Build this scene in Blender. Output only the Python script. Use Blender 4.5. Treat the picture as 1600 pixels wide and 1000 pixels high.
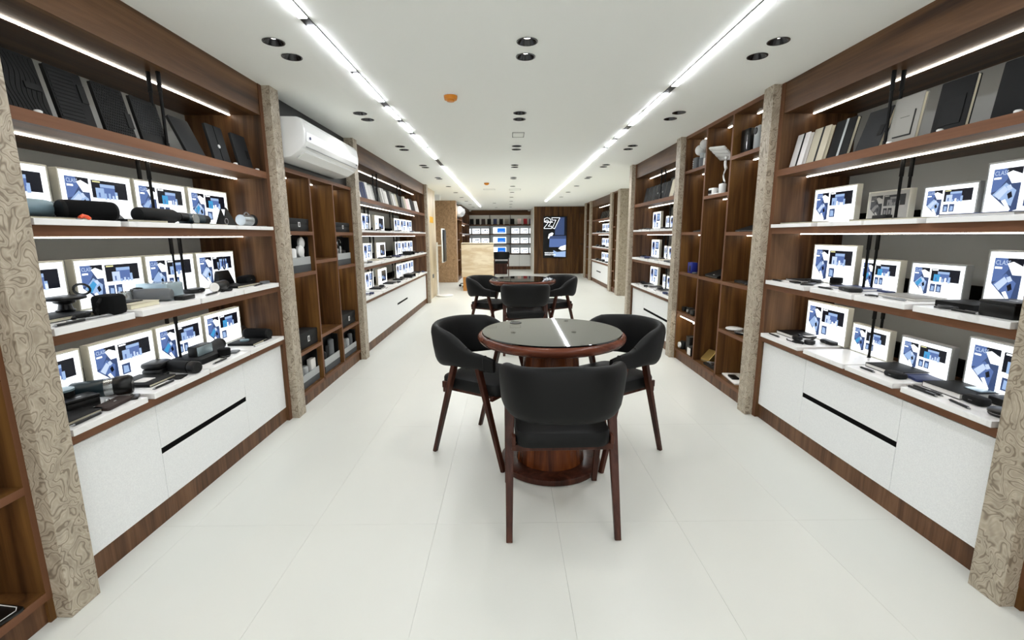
import bpy, bmesh, math, random
from mathutils import Vector, Matrix
random.seed(4)
scn = bpy.context.scene
for o in list(bpy.data.objects): bpy.data.objects.remove(o)
COL = scn.collection
PI = math.pi
# ---------------------------------------------------------------- camera
X0 = 0.104          # the room's middle plane
HC = 2.2626         # ceiling height
cd = bpy.data.cameras.new('camera'); cam = bpy.data.objects.new('camera', cd); COL.objects.link(cam)
cd.sensor_width = 36; cd.lens = 722.24 / 1600 * 36; cd.clip_start = 0.02; cd.clip_end = 100
_pi, _ya, _ro = .180748, .0084, -.00485
_F = Vector((math.sin(_ya)*math.cos(_pi), math.cos(_ya)*math.cos(_pi), -math.sin(_pi)))
_R0 = Vector((math.cos(_ya), -math.sin(_ya), 0)); _U0 = _R0.cross(_F)
_R = math.cos(_ro)*_R0 + math.sin(_ro)*_U0; _U = -math.sin(_ro)*_R0 + math.cos(_ro)*_U0
_m = Matrix((_R, _U, -_F)).transposed().to_4x4(); _m.translation = (0, 0, 1.305)
cam.matrix_world = _m; scn.camera = cam
# ---------------------------------------------------------------- world, light, exposure
w = bpy.data.worlds.new('world'); scn.world = w; w.use_nodes = True
w.node_tree.nodes['Background'].inputs[0].default_value = (1, 1, .98, 1)
w.node_tree.nodes['Background'].inputs[1].default_value = .9
vs = scn.view_settings; vs.view_transform = 'Standard'; vs.look = 'None'; vs.exposure = 0.86; vs.gamma = 1; vs.use_curve_mapping = False
TRACK = 21.0; LED = 10.0; SCREEN = 1.3; SPOT = 2.2
cy = scn.cycles; cy.use_denoising = True; cy.max_bounces = 8; cy.diffuse_bounces = 5; cy.glossy_bounces = 3
cy.transmission_bounces = 2; cy.sample_clamp_indirect = 6; cy.caustics_reflective = False; cy.caustics_refractive = False
try: cy.use_light_tree = True
except Exception: pass
# ---------------------------------------------------------------- materials
def C(h, k=1.0):
    h = h.lstrip('#'); r = []
    for i in (0, 2, 4):
        c = int(h[i:i+2], 16)/255
        r.append((c/12.92 if c <= .04045 else ((c+.055)/1.055)**2.4)*k)
    return (*r, 1)
MATS = {}
def mat(name, col='#808080', rough=.5, metal=0, spec=.5, emit=0, ecol=None):
    m = bpy.data.materials.new(name); m.use_nodes = True; b = m.node_tree.nodes['Principled BSDF']
    c = C(col) if isinstance(col, str) else col
    b.inputs['Base Color'].default_value = c; b.inputs['Roughness'].default_value = rough
    b.inputs['Metallic'].default_value = metal; b.inputs['Specular IOR Level'].default_value = spec
    if emit:
        b.inputs['Emission Color'].default_value = C(ecol) if ecol else c
        b.inputs['Emission Strength'].default_value = emit
    MATS[name] = m; return m
def nd(m, t, **k):
    n = m.node_tree.nodes.new(t)
    for a, v in k.items():
        if a.startswith('i_'): n.inputs[a[2:].replace('_', ' ')].default_value = v
        else: setattr(n, a, v)
    return n
def lk(m, a, b): m.node_tree.links.new(a, b)
def coord(m, scale, world=False, rand=True):
    if world: src = nd(m, 'ShaderNodeNewGeometry').outputs['Position']
    else: src = nd(m, 'ShaderNodeTexCoord').outputs['Object']
    mp = nd(m, 'ShaderNodeMapping'); mp.inputs['Scale'].default_value = scale; lk(m, src, mp.inputs['Vector'])
    return mp.outputs['Vector']
def ramp(m, fac, stops):
    r = nd(m, 'ShaderNodeValToRGB'); e = r.color_ramp.elements
    while len(e) < len(stops): e.new(.5)
    for i, (p, c) in enumerate(stops): e[i].position = p; e[i].color = C(c) if isinstance(c, str) else c
    lk(m, fac, r.inputs[0]); return r.outputs[0]
def wood(name, dark, mid, light, axis='z', rough=.42, k=1.0, bump=.05):
    m = mat(name, mid, rough, spec=.22); b = m.node_tree.nodes['Principled BSDF']
    s = {'x': (.55, 9, 9), 'y': (9, .55, 9), 'z': (9, 9, .55)}[axis]; s = tuple(q*k for q in s)
    v = coord(m, s, True)
    n1 = nd(m, 'ShaderNodeTexNoise', i_Scale=1.0, i_Detail=5.0, i_Roughness=.6, i_Distortion=.9); lk(m, v, n1.inputs['Vector'])
    s2 = {'x': (1.5, 90, 90), 'y': (90, 1.5, 90), 'z': (90, 90, 1.5)}[axis]
    n2 = nd(m, 'ShaderNodeTexNoise', i_Scale=1.0, i_Detail=2.0); lk(m, coord(m, s2, True), n2.inputs['Vector'])
    mx = nd(m, 'ShaderNodeMath', operation='MULTIPLY_ADD'); lk(m, n2.outputs[0], mx.inputs[0]); mx.inputs[1].default_value = .16; lk(m, n1.outputs[0], mx.inputs[2])
    c = ramp(m, mx.outputs[0], [(.38, dark), (.57, mid), (.78, light)]); lk(m, c, b.inputs['Base Color'])
    bp = nd(m, 'ShaderNodeBump', i_Strength=bump, i_Distance=.002); lk(m, n2.outputs[0], bp.inputs['Height']); lk(m, bp.outputs[0], b.inputs['Normal'])
    return m
wood('walnut_vertical', '#2b1c10', '#513722', '#735539', 'z')
wood('walnut_cubby', '#341f10', '#5a3c1f', '#7b582e', 'z')  # same walnut as the uprights, with the warm strip light put into its colour
wood('walnut_length', '#301e12', '#553a24', '#725337', 'y')
wood('walnut_across', '#301e12', '#553a24', '#725337', 'x')
wood('walnut_edge', '#5d3e29', '#6f4a33', '#7b553d', 'y', rough=.5)
wood('walnut_edge_upright', '#563825', '#68452f', '#745038', 'z', rough=.5)
wood('walnut_plinth', '#3a2415', '#5e402a', '#7b5a40', 'z', k=1.6)
wood('mahogany', '#24110b', '#3c1f15', '#523024', 'z', rough=.28, k=2)
wood('mahogany_rim', '#3c1c11', '#5a2d1e', '#754330', 'x', rough=.25)
wood('table_veneer', '#321507', '#5a2c12', '#80451f', 'z', rough=.25, k=1.4)
wood('desk_oak', '#8a5526', '#b37a3d', '#c99150', 'z', rough=.5)
mat('floor_base', '#f0f0ea', .8)
mat('ceiling_paint', '#f9fbf7', .9); mat('wall_paint', '#d3d0c6', .85); mat('wall_warm', '#dccfae', .85)
mat('back_board', '#a4a8a7', .6); mat('cabinet_white', '#f3f4f4', .38); mat('seam_dark', '#040404', .9, spec=.1); mat('seam_grey', '#8a8a86', .7)
mat('board_white', '#f0efec', .35)
mat('leather', '#060708', .55, spec=.25); mat('leather_seam', '#090a0a', .6)
mat('glass_black', '#08090a', .03, spec=.8); mat('metal_black', '#0b0b0b', .4, spec=.5); mat('metal_grey', '#9a9c9d', .3, .9); mat('rod_black', '#050505', .6, spec=.2); mat('reflector_dark', '#4a4a4c', .22, 1); mat('chrome', '#d8d8d8', .15, 1)
mat('lamp_white', '#ffffff', .5, emit=TRACK, ecol='#f6f9ff'); mat('led_white', '#ffffff', .5, emit=LED, ecol='#fff6e6')
mat('spot_glow', '#ffffff', .5, emit=SPOT*6, ecol='#fffaf0')
mat('plastic_white', '#e8e9e8', .3); mat('plastic_dark', '#0a0b0c', .45, spec=.4); mat('plastic_grey', '#5d6164', .45); mat('plastic_black', '#040505', .38, spec=.4)
mat('rubber_black', '#060708', .7, spec=.3); mat('fabric_black', '#060708', .9, spec=.2); mat('cloth_grey', '#3a3c3f', .8)
mat('paper_cream', '#e4dfc6', .8); mat('paper_white', '#eceae6', .8); mat('cover_black', '#050606', .6, spec=.25); mat('cover_charcoal', '#090a0b', .65, spec=.25); mat('cover_grey', '#8e8c86', .6)
mat('cover_dark_grey', '#1c1e20', .65, spec=.3); mat('cover_blue', '#1e3468', .5); mat('cover_beige', '#c2bba6', .6); mat('cover_navy', '#23305c', .55); mat('cover_white', '#eceae8', .5)
mat('cover_red', '#b3182c', .5); mat('cover_pink', '#efd9d9', .6); mat('cover_brown', '#2a1b17', .6)
mat('steel', '#aeb4b6', .25, .85); mat('teal_coat', '#1d3038', .35); mat('blue_grey', '#7f99a3', .4); mat('silver_blue', '#a9bcc4', .25, .5); mat('orange', '#e8572c', .5)
mat('yellow_sign', '#e0a812', .5); mat('detector_orange', '#d8860f', .4); mat('indigo', '#1f2c86', .4); mat('gold', '#b99b5a', .3, .8)
mat('band_silver', '#a7abac', .4); mat('box_charcoal', '#151617', .65, spec=.3); mat('base_grey', '#3f4245', .6); mat('emblem_silver', '#d9dadb', .3, .3); mat('smoke_grey', '#585c60', .4)
mat('frame_cream', '#d9d8cb', .35); mat('ac_white', '#e6e7e6', .25); mat('ac_shadow', '#77797a', .5)
for nm, c, e in (('glow', '#f4faff', SCREEN), ('navy', '#0c0f1a', .7), ('blue', '#465a87', 1.), ('slate', '#2e3c5c', 1.), ('sky', '#7f95b6', 1.), ('pale', '#a0aec4', 1.), ('cyan', '#347ca8', 1.), ('yellow', '#b9b683', 1.), ('azure', '#0c5bb4', 1.1), ('teal', '#6fa7a8', 1.3), ('black', '#050607', .6)):
    mat('print_'+nm, '#0a0a0a', .25, spec=.3, emit=e, ecol=c)
for nm, c in (('off_white', '#b9b8b3'), ('off_dark', '#26282b'), ('off_grey', '#4c4e52'), ('off_mid', '#8a8a88')): mat('print_'+nm, c, .4)
def burl(name, a, b_, c, k=9., dk=1.0):
    m = mat(name, a, .45); b = m.node_tree.nodes['Principled BSDF']; v = coord(m, (k, k, k*.8), True)
    n0 = nd(m, 'ShaderNodeTexNoise', i_Scale=.55, i_Detail=1.0); lk(m, v, n0.inputs['Vector'])
    mv = nd(m, 'ShaderNodeVectorMath', operation='MULTIPLY_ADD'); lk(m, n0.outputs['Color'], mv.inputs[0]); mv.inputs[1].default_value = (3.2, 3.2, 3.2); lk(m, v, mv.inputs[2])
    n1 = nd(m, 'ShaderNodeTexNoise', i_Scale=.75, i_Detail=1.6, i_Roughness=.45); lk(m, mv.outputs[0], n1.inputs['Vector'])
    mu = nd(m, 'ShaderNodeMath', operation='MULTIPLY'); lk(m, n1.outputs[0], mu.inputs[0]); mu.inputs[1].default_value = 54.
    si = nd(m, 'ShaderNodeMath', operation='SINE'); lk(m, mu.outputs[0], si.inputs[0])
    f = nd(m, 'ShaderNodeMath', operation='MULTIPLY_ADD'); lk(m, si.outputs[0], f.inputs[0]); f.inputs[1].default_value = .5; f.inputs[2].default_value = .5
    n3 = nd(m, 'ShaderNodeTexNoise', i_Scale=1.3, i_Detail=3.0); lk(m, v, n3.inputs['Vector'])
    col = ramp(m, f.outputs[0], [(.0, b_), (.16, a), (.6, c), (1., a)])
    col2 = ramp(m, n3.outputs[0], [(.35, (.72, .70, .68, 1)), (.62, (1, 1, 1, 1))])
    mxx = nd(m, 'ShaderNodeMixRGB', blend_type='MULTIPLY'); mxx.inputs[0].default_value = .8
    lk(m, col, mxx.inputs[1]); lk(m, col2, mxx.inputs[2]); lk(m, mxx.outputs[0], b.inputs['Base Color'])
    bp = nd(m, 'ShaderNodeBump', i_Strength=.15, i_Distance=.002); lk(m, f.outputs[0], bp.inputs['Height']); lk(m, bp.outputs[0], b.inputs['Normal'])
burl('burl_stone', '#aea28f', '#857968', '#bdb3a1', 19.)
burl('burl_brown', '#ab8a66', '#87694a', '#c4a078', 16.)
def floor_mat():
    m = mat('floor_tile', '#dadbd3', .32); b = m.node_tree.nodes['Principled BSDF']
    n = nd(m, 'ShaderNodeTexNoise', i_Scale=.9, i_Detail=4.0, i_Roughness=.55); lk(m, coord(m, (1, .6, 1), True), n.inputs['Vector'])
    n2 = nd(m, 'ShaderNodeTexNoise', i_Scale=160., i_Detail=2.0); lk(m, coord(m, (1, 1, 1), True), n2.inputs['Vector'])
    a = nd(m, 'ShaderNodeMath', operation='MULTIPLY_ADD'); lk(m, n2.outputs[0], a.inputs[0]); a.inputs[1].default_value = .12; lk(m, n.outputs[0], a.inputs[2])
    lk(m, ramp(m, a.outputs[0], [(.15, '#d4d6d0'), (.6, '#dcded8'), (1., '#e1e3de')]), b.inputs['Base Color'])
    lk(m, ramp(m, n.outputs[0], [(.1, (.30, .30, .30, 1)), (.9, (.38, .38, .38, 1))]), b.inputs['Roughness'])
    b.inputs['Specular IOR Level'].default_value = .4
floor_mat()
def marble(name, base, vein, scale, dirn=(1, 1, 3), rough=.35, amt=(.45, .62)):
    m = mat(name, base, rough); b = m.node_tree.nodes['Principled BSDF']
    n = nd(m, 'ShaderNodeTexNoise', i_Scale=scale, i_Detail=6.0, i_Roughness=.6, i_Distortion=1.4); lk(m, coord(m, dirn, True), n.inputs['Vector'])
    lk(m, ramp(m, n.outputs[0], [(amt[0], vein), (amt[1], base)]), b.inputs['Base Color'])
marble('travertine', '#e3d6bc', '#cdb896', 1.6, (.7, .7, 3.2)); marble('travertine_wall', '#dccdb0', '#c2b08e', 1.2, (2.5, 2.5, .7))
marble('board_marble', '#f2f2f1', '#e2e2e1', 7., (1, 1, 1), .3, (.30, .42))
def speck():
    m = MATS['cabinet_white']; b = m.node_tree.nodes['Principled BSDF']
    n = nd(m, 'ShaderNodeTexNoise', i_Scale=220., i_Detail=2.0); lk(m, coord(m, (1, 1, 1), True), n.inputs['Vector'])
    lk(m, ramp(m, n.outputs[0], [(.3, '#e6e8e9'), (.7, '#f2f4f4')]), b.inputs['Base Color'])
speck()
def leather_bump():
    m = MATS['leather']; b = m.node_tree.nodes['Principled BSDF']
    n = nd(m, 'ShaderNodeTexNoise', i_Scale=180., i_Detail=3.0); lk(m, coord(m, (1, 1, 1)), n.inputs['Vector'])
    bp = nd(m, 'ShaderNodeBump', i_Strength=.12, i_Distance=.001); lk(m, n.outputs[0], bp.inputs['Height']); lk(m, bp.outputs[0], b.inputs['Normal'])
leather_bump()
# ---------------------------------------------------------------- mesh helpers
WL = {}   # world location of an unrotated root, so that parts can be given in room coordinates
class MB:
    def __init__(s): s.v = []; s.f = []; s.m = []; s.M = Matrix(); s.mi = 0
    def add(s, vs, fs, mi=None):
        k = len(s.v); s.v += [s.M @ Vector(p) for p in vs]
        for f in fs: s.f.append([k+i for i in f]); s.m.append(s.mi if mi is None else mi)
        return s
    def box(s, x0, x1, y0, y1, z0, z1, mi=None):
        x0, x1 = min(x0, x1), max(x0, x1); y0, y1 = min(y0, y1), max(y0, y1); z0, z1 = min(z0, z1), max(z0, z1)
        return s.add([(x0, y0, z0), (x1, y0, z0), (x1, y1, z0), (x0, y1, z0), (x0, y0, z1), (x1, y0, z1), (x1, y1, z1), (x0, y1, z1)],
                     [(3, 2, 1, 0), (4, 5, 6, 7), (0, 1, 5, 4), (1, 2, 6, 5), (2, 3, 7, 6), (3, 0, 4, 7)], mi)
    def rings(s, rs, mi=None, cap=True, closed=False):
        n = len(rs[0]); vs = [p for r in rs for p in r]; fs = []
        for i in range(len(rs)-1 if not closed else len(rs)):
            j = (i+1) % len(rs)
            for k in range(n): q = (k+1) % n; fs.append((i*n+k, i*n+q, j*n+q, j*n+k))
        if cap and not closed: fs.append(tuple(range(n-1, -1, -1))); fs.append(tuple((len(rs)-1)*n+k for k in range(n)))
        return s.add(vs, fs, mi)
    def lathe(s, prof, c=(0, 0, 0), n=24, mi=None, sx=1, sy=1, cap=True):
        return s.rings([[(c[0]+sx*r*math.cos(2*PI*k/n), c[1]+sy*r*math.sin(2*PI*k/n), c[2]+z) for k in range(n)] for z, r in prof], mi, cap)
    def cyl(s, p0, p1, r0, r1=None, n=14, mi=None):
        p0 = Vector(p0); p1 = Vector(p1); r1 = r0 if r1 is None else r1
        z = (p1-p0).normalized(); a = Vector((0, 0, 1)) if abs(z.z) < .9 else Vector((1, 0, 0)); x = a.cross(z).normalized(); y = z.cross(x)
        return s.rings([[p+(x*math.cos(2*PI*k/n)+y*math.sin(2*PI*k/n))*r for k in range(n)] for p, r in ((p0, r0), (p1, r1))], mi)
    def bar(s, p0, p1, w0, d0, w1=None, d1=None, mi=None, up=(0, 1, 0)):
        p0 = Vector(p0); p1 = Vector(p1); w1 = w0 if w1 is None else w1; d1 = d0 if d1 is None else d1
        z = (p1-p0).normalized(); y = Vector(up); x = y.cross(z).normalized(); y = z.cross(x)
        def ring(p, w_, d_):
            c = min(w_, d_)*.22
            return [p+x*a+y*b for a, b in ((-w_+c, -d_), (w_-c, -d_), (w_, -d_+c), (w_, d_-c), (w_-c, d_), (-w_+c, d_), (-w_, d_-c), (-w_, -d_+c))]
        return s.rings([ring(p0, w0/2, d0/2), ring(p1, w1/2, d1/2)], mi)
    def tube(s, pts, r, n=8, closed=False, mi=None):
        pts = [Vector(p) for p in pts]; rs = []; N = len(pts)
        for i, p in enumerate(pts):
            a = pts[(i-1) % N] if (closed or i) else p; b = pts[(i+1) % N] if (closed or i < N-1) else p
            z = (b-a).normalized(); u = Vector((0, 0, 1)) if abs(z.z) < .9 else Vector((1, 0, 0)); x = u.cross(z).normalized(); y = z.cross(x)
            rs.append([p+(x*math.cos(2*PI*k/n)+y*math.sin(2*PI*k/n))*r for k in range(n)])
        return s.rings(rs, mi, True, closed)
    def rbox(s, w, l, h, r=.01, e=.003, c=(0, 0, 0), mi=None, taper=0):
        """rounded block standing on z=c.z, w along x, l along y"""
        def out(ins, z, t=0):
            W = w/2-ins-t; L = l/2-ins-t; q = max(min(r, W, L)-ins*.5, .0005); pts = []
            for cx, cy_, a0 in ((W-q, L-q, 0), (-W+q, L-q, 90), (-W+q, -L+q, 180), (W-q, -L+q, 270)):
                for a in (0, 30, 60, 90): t_ = math.radians(a0+a); pts.append((c[0]+cx+q*math.cos(t_), c[1]+cy_+q*math.sin(t_), c[2]+z))
            return pts
        e = min(e, h*.45)
        return s.rings([out(e, 0), out(e*.3, e*.3), out(0, e), out(0, h-e, taper), out(e*.3, h-e*.3, taper), out(e, h, taper)], mi)
    def poly(s, pts, mi=None): return s.add(pts, [tuple(range(len(pts)))], mi)
    def prism(s, pts, h, mi=None):
        """2-D outline pulled up by h along z"""
        return s.rings([[(x, y, 0) for x, y in pts], [(x, y, h) for x, y in pts]], mi)
    def build(s, name, mats, parent=None, smooth=True, bevel=0, world=True):
        if isinstance(mats, str): mats = [mats]
        me = bpy.data.meshes.new(name)
        off = Vector(WL.get(parent.name, (0, 0, 0))) if (parent and world) else Vector((0, 0, 0))
        me.from_pydata([tuple(p-off) for p in s.v], [], s.f); me.polygons.foreach_set('material_index', s.m)
        for n in mats: me.materials.append(MATS[n])
        me.update()
        if smooth:
            me.polygons.foreach_set('use_smooth', [True]*len(me.polygons)); me.set_sharp_from_angle(angle=math.radians(38))
        o = bpy.data.objects.new(name, me); COL.objects.link(o)
        if parent: o.parent = parent; WL[o.name] = tuple(off)
        if bevel:
            b = o.modifiers.new('bevel', 'BEVEL'); b.width = bevel; b.segments = 2; b.limit_method = 'ANGLE'; b.angle_limit = math.radians(50)
        return o
def tag(o, label=None, cat=None, group=None, kind=None):
    if label: o['label'] = label
    if cat: o['category'] = cat
    if group: o['group'] = group
    if kind: o['kind'] = kind
    return o
def thing(name, label, cat, loc=(0, 0, 0), rot=(0, 0, 0), group=None):
    o = bpy.data.objects.new(name, None); o.empty_display_size = .05; COL.objects.link(o); o.location = loc; o.rotation_euler = rot
    tag(o, label, cat, group); WL[o.name] = tuple(loc); return o
def place(o, loc, rot=(0, 0, 0)): o.location = loc; o.rotation_euler = rot; return o
def copy_tree(o, parent=None):
    c = o.copy(); COL.objects.link(c); c.parent = parent
    for ch in list(o.children): copy_tree(ch, c)
    return c
def bxs(mb, s, d0, d1, y0, y1, z0, z1, mi=None): return mb.box(X0+s*d0, X0+s*d1, y0, y1, z0, z1, mi)
SIDE = {-1: 'left', 1: 'right'}
def RZ(s, extra=0): return (PI/2 if s < 0 else -PI/2)+extra       # local -y faces the aisle
def LOC(s, d, y, z): return (X0+s*d, y, z)
TEXTS = {}
def text_verts(txt, size=1.0, off=0):
    key = (txt, size, off)
    if key not in TEXTS:
        cu = bpy.data.curves.new('lettering', 'FONT'); cu.body = txt; cu.size = size; cu.resolution_u = 2; cu.offset = off
        o = bpy.data.objects.new('lettering', cu); COL.objects.link(o); bpy.context.view_layer.update()
        me = bpy.data.meshes.new_from_object(o.evaluated_get(bpy.context.evaluated_depsgraph_get()))
        TEXTS[key] = ([tuple(v.co) for v in me.vertices], [tuple(p.vertices) for p in me.polygons])
        bpy.data.objects.remove(o); bpy.data.curves.remove(cu); bpy.data.meshes.remove(me)
    return TEXTS[key]
# ---------------------------------------------------------------- floor, walls, ceiling
YB, YF = -1.6, 18.8
fl = tag(MB().box(-5.2, 4.6, YB, YF, -.06, -.004).build('floor', 'floor_base', None, False), kind='structure')
TW, TL = .555, 1.11
tm = MB().box(0.0004, TW-.0004, 0.0004, TL-.0004, -.012, 0).build('floor_tile', 'floor_tile', fl, False)
first = True
def in_room(x, y): return not (y > 18.6) and (-3.4 < x < 3.0)
j = -3
ny = int((YF-.82+3*TL)/TL)+1
for a in range(-5, 5):
    for b in range(-2, 17):
        x = -.335+a*TW; y = .82+b*TL
        if y < YB+.1 or y+TL > YF+.7 or not in_room(x+TW/2, y): continue
        if first: o = tm; first = False
        else: o = tm.copy(); COL.objects.link(o)
        o.location = (x, y, 0)
for nm, b in (('wall_left', (-2.35, -2.25, YB, 10.5)), ('wall_left_far', (-3.6, -3.5, 10.5, 18.8)), ('wall_right', (2.42, 2.52, YB, 6.85)), ('wall_right_far', (3.02, 3.12, 6.8, 18.8))):
    tag(MB().box(b[0], b[1], b[2], b[3], 0, HC).build(nm, 'wall_paint', None, False), kind='structure')
tag(MB().box(-3.6, 3.1, 18.8, 18.9, 0, HC).build('wall_back', 'wall_paint', None, False), kind='structure')
tag(MB().box(-3.5, -2.25, 10.4, 10.5, 0, HC).build('wall_left_return', 'wall_paint', None, False), kind='structure')
tag(MB().box(2.42, 3.1, 6.75, 6.85, 0, HC).build('wall_right_return', 'wall_paint', None, False), kind='structure')
# downlights sit in real holes in the ceiling
spots = []
rows = [(2.53, .2), (3.905, .2), (5.285, .2), (6.665, .19), (8.04, .17)]
for X in (-1.162, .104, 1.37):
    for y, g in rows: spots += [(X, y, 1), (X, y+g, 1)]
    for y in (9.45, 10.75, 12.1, 13.45, 14.75, 16.1): spots.append((X, y, 0))
spots = [q for q in spots if not (q[0] > 1 and q[1] > 12.5)]+[(-.39, 14.2, 0), (-.39, 16.4, 0)]
ce = MB().box(-5.2, 4.6, YB, YF, HC, HC+.12).build('ceiling', 'ceiling_paint', None, False); tag(ce, kind='structure')
cut = MB()
for X, y, k in spots: cut.lathe([(-.02, .048), (.07, .048)], (X, y, HC), 20)
co = cut.build('cutter', 'ceiling_paint', None, False)
bo = ce.modifiers.new('b', 'BOOLEAN'); bo.object = co; bo.operation = 'DIFFERENCE'; bo.solver = 'EXACT'
bpy.context.view_layer.update()
nm_ = bpy.data.meshes.new_from_object(ce.evaluated_get(bpy.context.evaluated_depsgraph_get())); ce.modifiers.clear(); ce.data = nm_; bpy.data.objects.remove(co)
# recessed downlights
def mk_down():
    t = thing('downlight', 'x', 'downlight')
    m = MB(); n = 20
    rings = [[(r*math.cos(2*PI*k/n), r*math.sin(2*PI*k/n), z) for k in range(n)] for z, r in ((0, .048), (-.002, .054), (-.004, .053), (-.003, .047), (.012, .036), (.024, .026), (.026, .024))]
    m.rings(rings, cap=False).build('reflector', 'reflector_dark', t)
    MB().lathe([(.019, .006), (.0195, .022), (.026, .024)], n=16).build('lens', 'spot_glow', t)
    return t
dproto = mk_down(); colnm = {-1.162: 'along the left side', .104: 'along the middle', 1.37: 'along the right side', -.39: 'near the counter'}
bays = ['first', 'second', 'third', 'fourth', 'fifth']
ordn = {}
for i, (X, y, k) in enumerate(spots):
    o = dproto if i == 0 else copy_tree(dproto); o.location = (X, y, HC)
    if k:
        r = min(range(5), key=lambda q: abs(rows[q][0]+.1-y)); near = y < rows[r][0]+.1
        lab = 'black ceiling downlight %s, %s of the %s pair from the front' % (colnm[X], 'nearer' if near else 'farther', bays[r])
    else:
        q = ordn[X] = ordn.get(X, 0)+1
        lab = 'single black ceiling downlight %s, %s beyond the paired ones' % (colnm[X], ['first', 'second', 'third', 'fourth', 'fifth', 'sixth'][q-1])
    tag(o, lab, 'downlight', 'recessed ceiling downlights')
# the downlights' own beams, then one added beam without a fitting
def beam(X, y, e):
    ld = bpy.data.lights.new('downlight_beam', 'SPOT'); ld.energy = e; ld.spot_size = 2.5; ld.spot_blend = 1.0; ld.shadow_soft_size = .03; ld.color = (1, .98, .94)
    o = bpy.data.objects.new('downlight_beam', ld); COL.objects.link(o); o.location = (X, y, HC-.012)
BEAM_FRONT, BEAM_FAR = 8.0, 17.0
for X in (-1.162, .104, 1.37):
    for y, g in rows: beam(X, y+g/2, BEAM_FRONT)
    for y in (9.45, 10.75, 12.1, 13.45, 14.75, 16.1):
        if not (X > 1 and y > 12.5): beam(X, y, BEAM_FAR)
beam(1.37, 13.45, BEAM_FAR)  # no downlight here, beam added to brighten the far right end
# linear ceiling lights
def track(X, gaps, y1, label):
    t = thing('linear_light', label, 'ceiling light', (X, YB+.3, HC))
    MB().box(X-.021, X+.021, YB+.3, y1, HC-.006, HC).build('track_housing', 'metal_black', t, False)
    y = YB+.3
    for a, b in gaps+[(y1, y1)]:
        if a-y > .02: MB().box(X-.019, X+.019, y+.004, a-.004, HC-.010, HC-.0065).build('light_bar', 'lamp_white', t, False)
        y = b
track(-.898, [(1.3, 1.36), (2.26, 2.34), (2.925, 2.98), (3.56, 3.71), (4.08, 4.2), (4.56, 4.68), (5.3, 5.38), (6.08, 6.7), (9.4, 9.42)], 15.8, 'long white line of light in the ceiling above the left side of the aisle')
track(1.09, [(1.2, 1.26), (3.22, 3.38), (3.83, 3.87), (4.31, 4.49), (4.83, 4.95), (5.3, 5.42), (6.28, 6.36), (8.8, 8.82)], 13.5, 'long white line of light in the ceiling above the right side of the aisle')
# ---------------------------------------------------------------- stone pillars
def pillar(s, y0, y1, label, d0=1.632, d1=1.78, mt='burl_stone', nm='stone_pillar', ch=.0):
    o = bxs(MB(), s, d0, d1, y0, y1, 0, HC).build(nm, mt, None, False, .002); return tag(o, label, 'pillar')
for s in (-1, 1):
    n = SIDE[s]
    pillar(s, 1.415, 1.53, 'swirl-patterned beige stone pillar nearest the camera on the %s' % n)
    pillar(s, 3.208, 3.323, 'beige swirl stone pillar between the nearest %s display bay and the %s cubby shelves' % (n, n))
    pillar(s, 4.835, 4.955, 'beige swirl stone pillar beyond the %s cubby shelves, before the second display bay' % n)
pillar(-1, 9.05, 9.17, 'narrow beige stone pillar at the far end of the long left display bay')
pillar(1, 6.68, 6.80, 'pale beige stone pillar at the far end of the second right display bay', d1=2.3)
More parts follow.
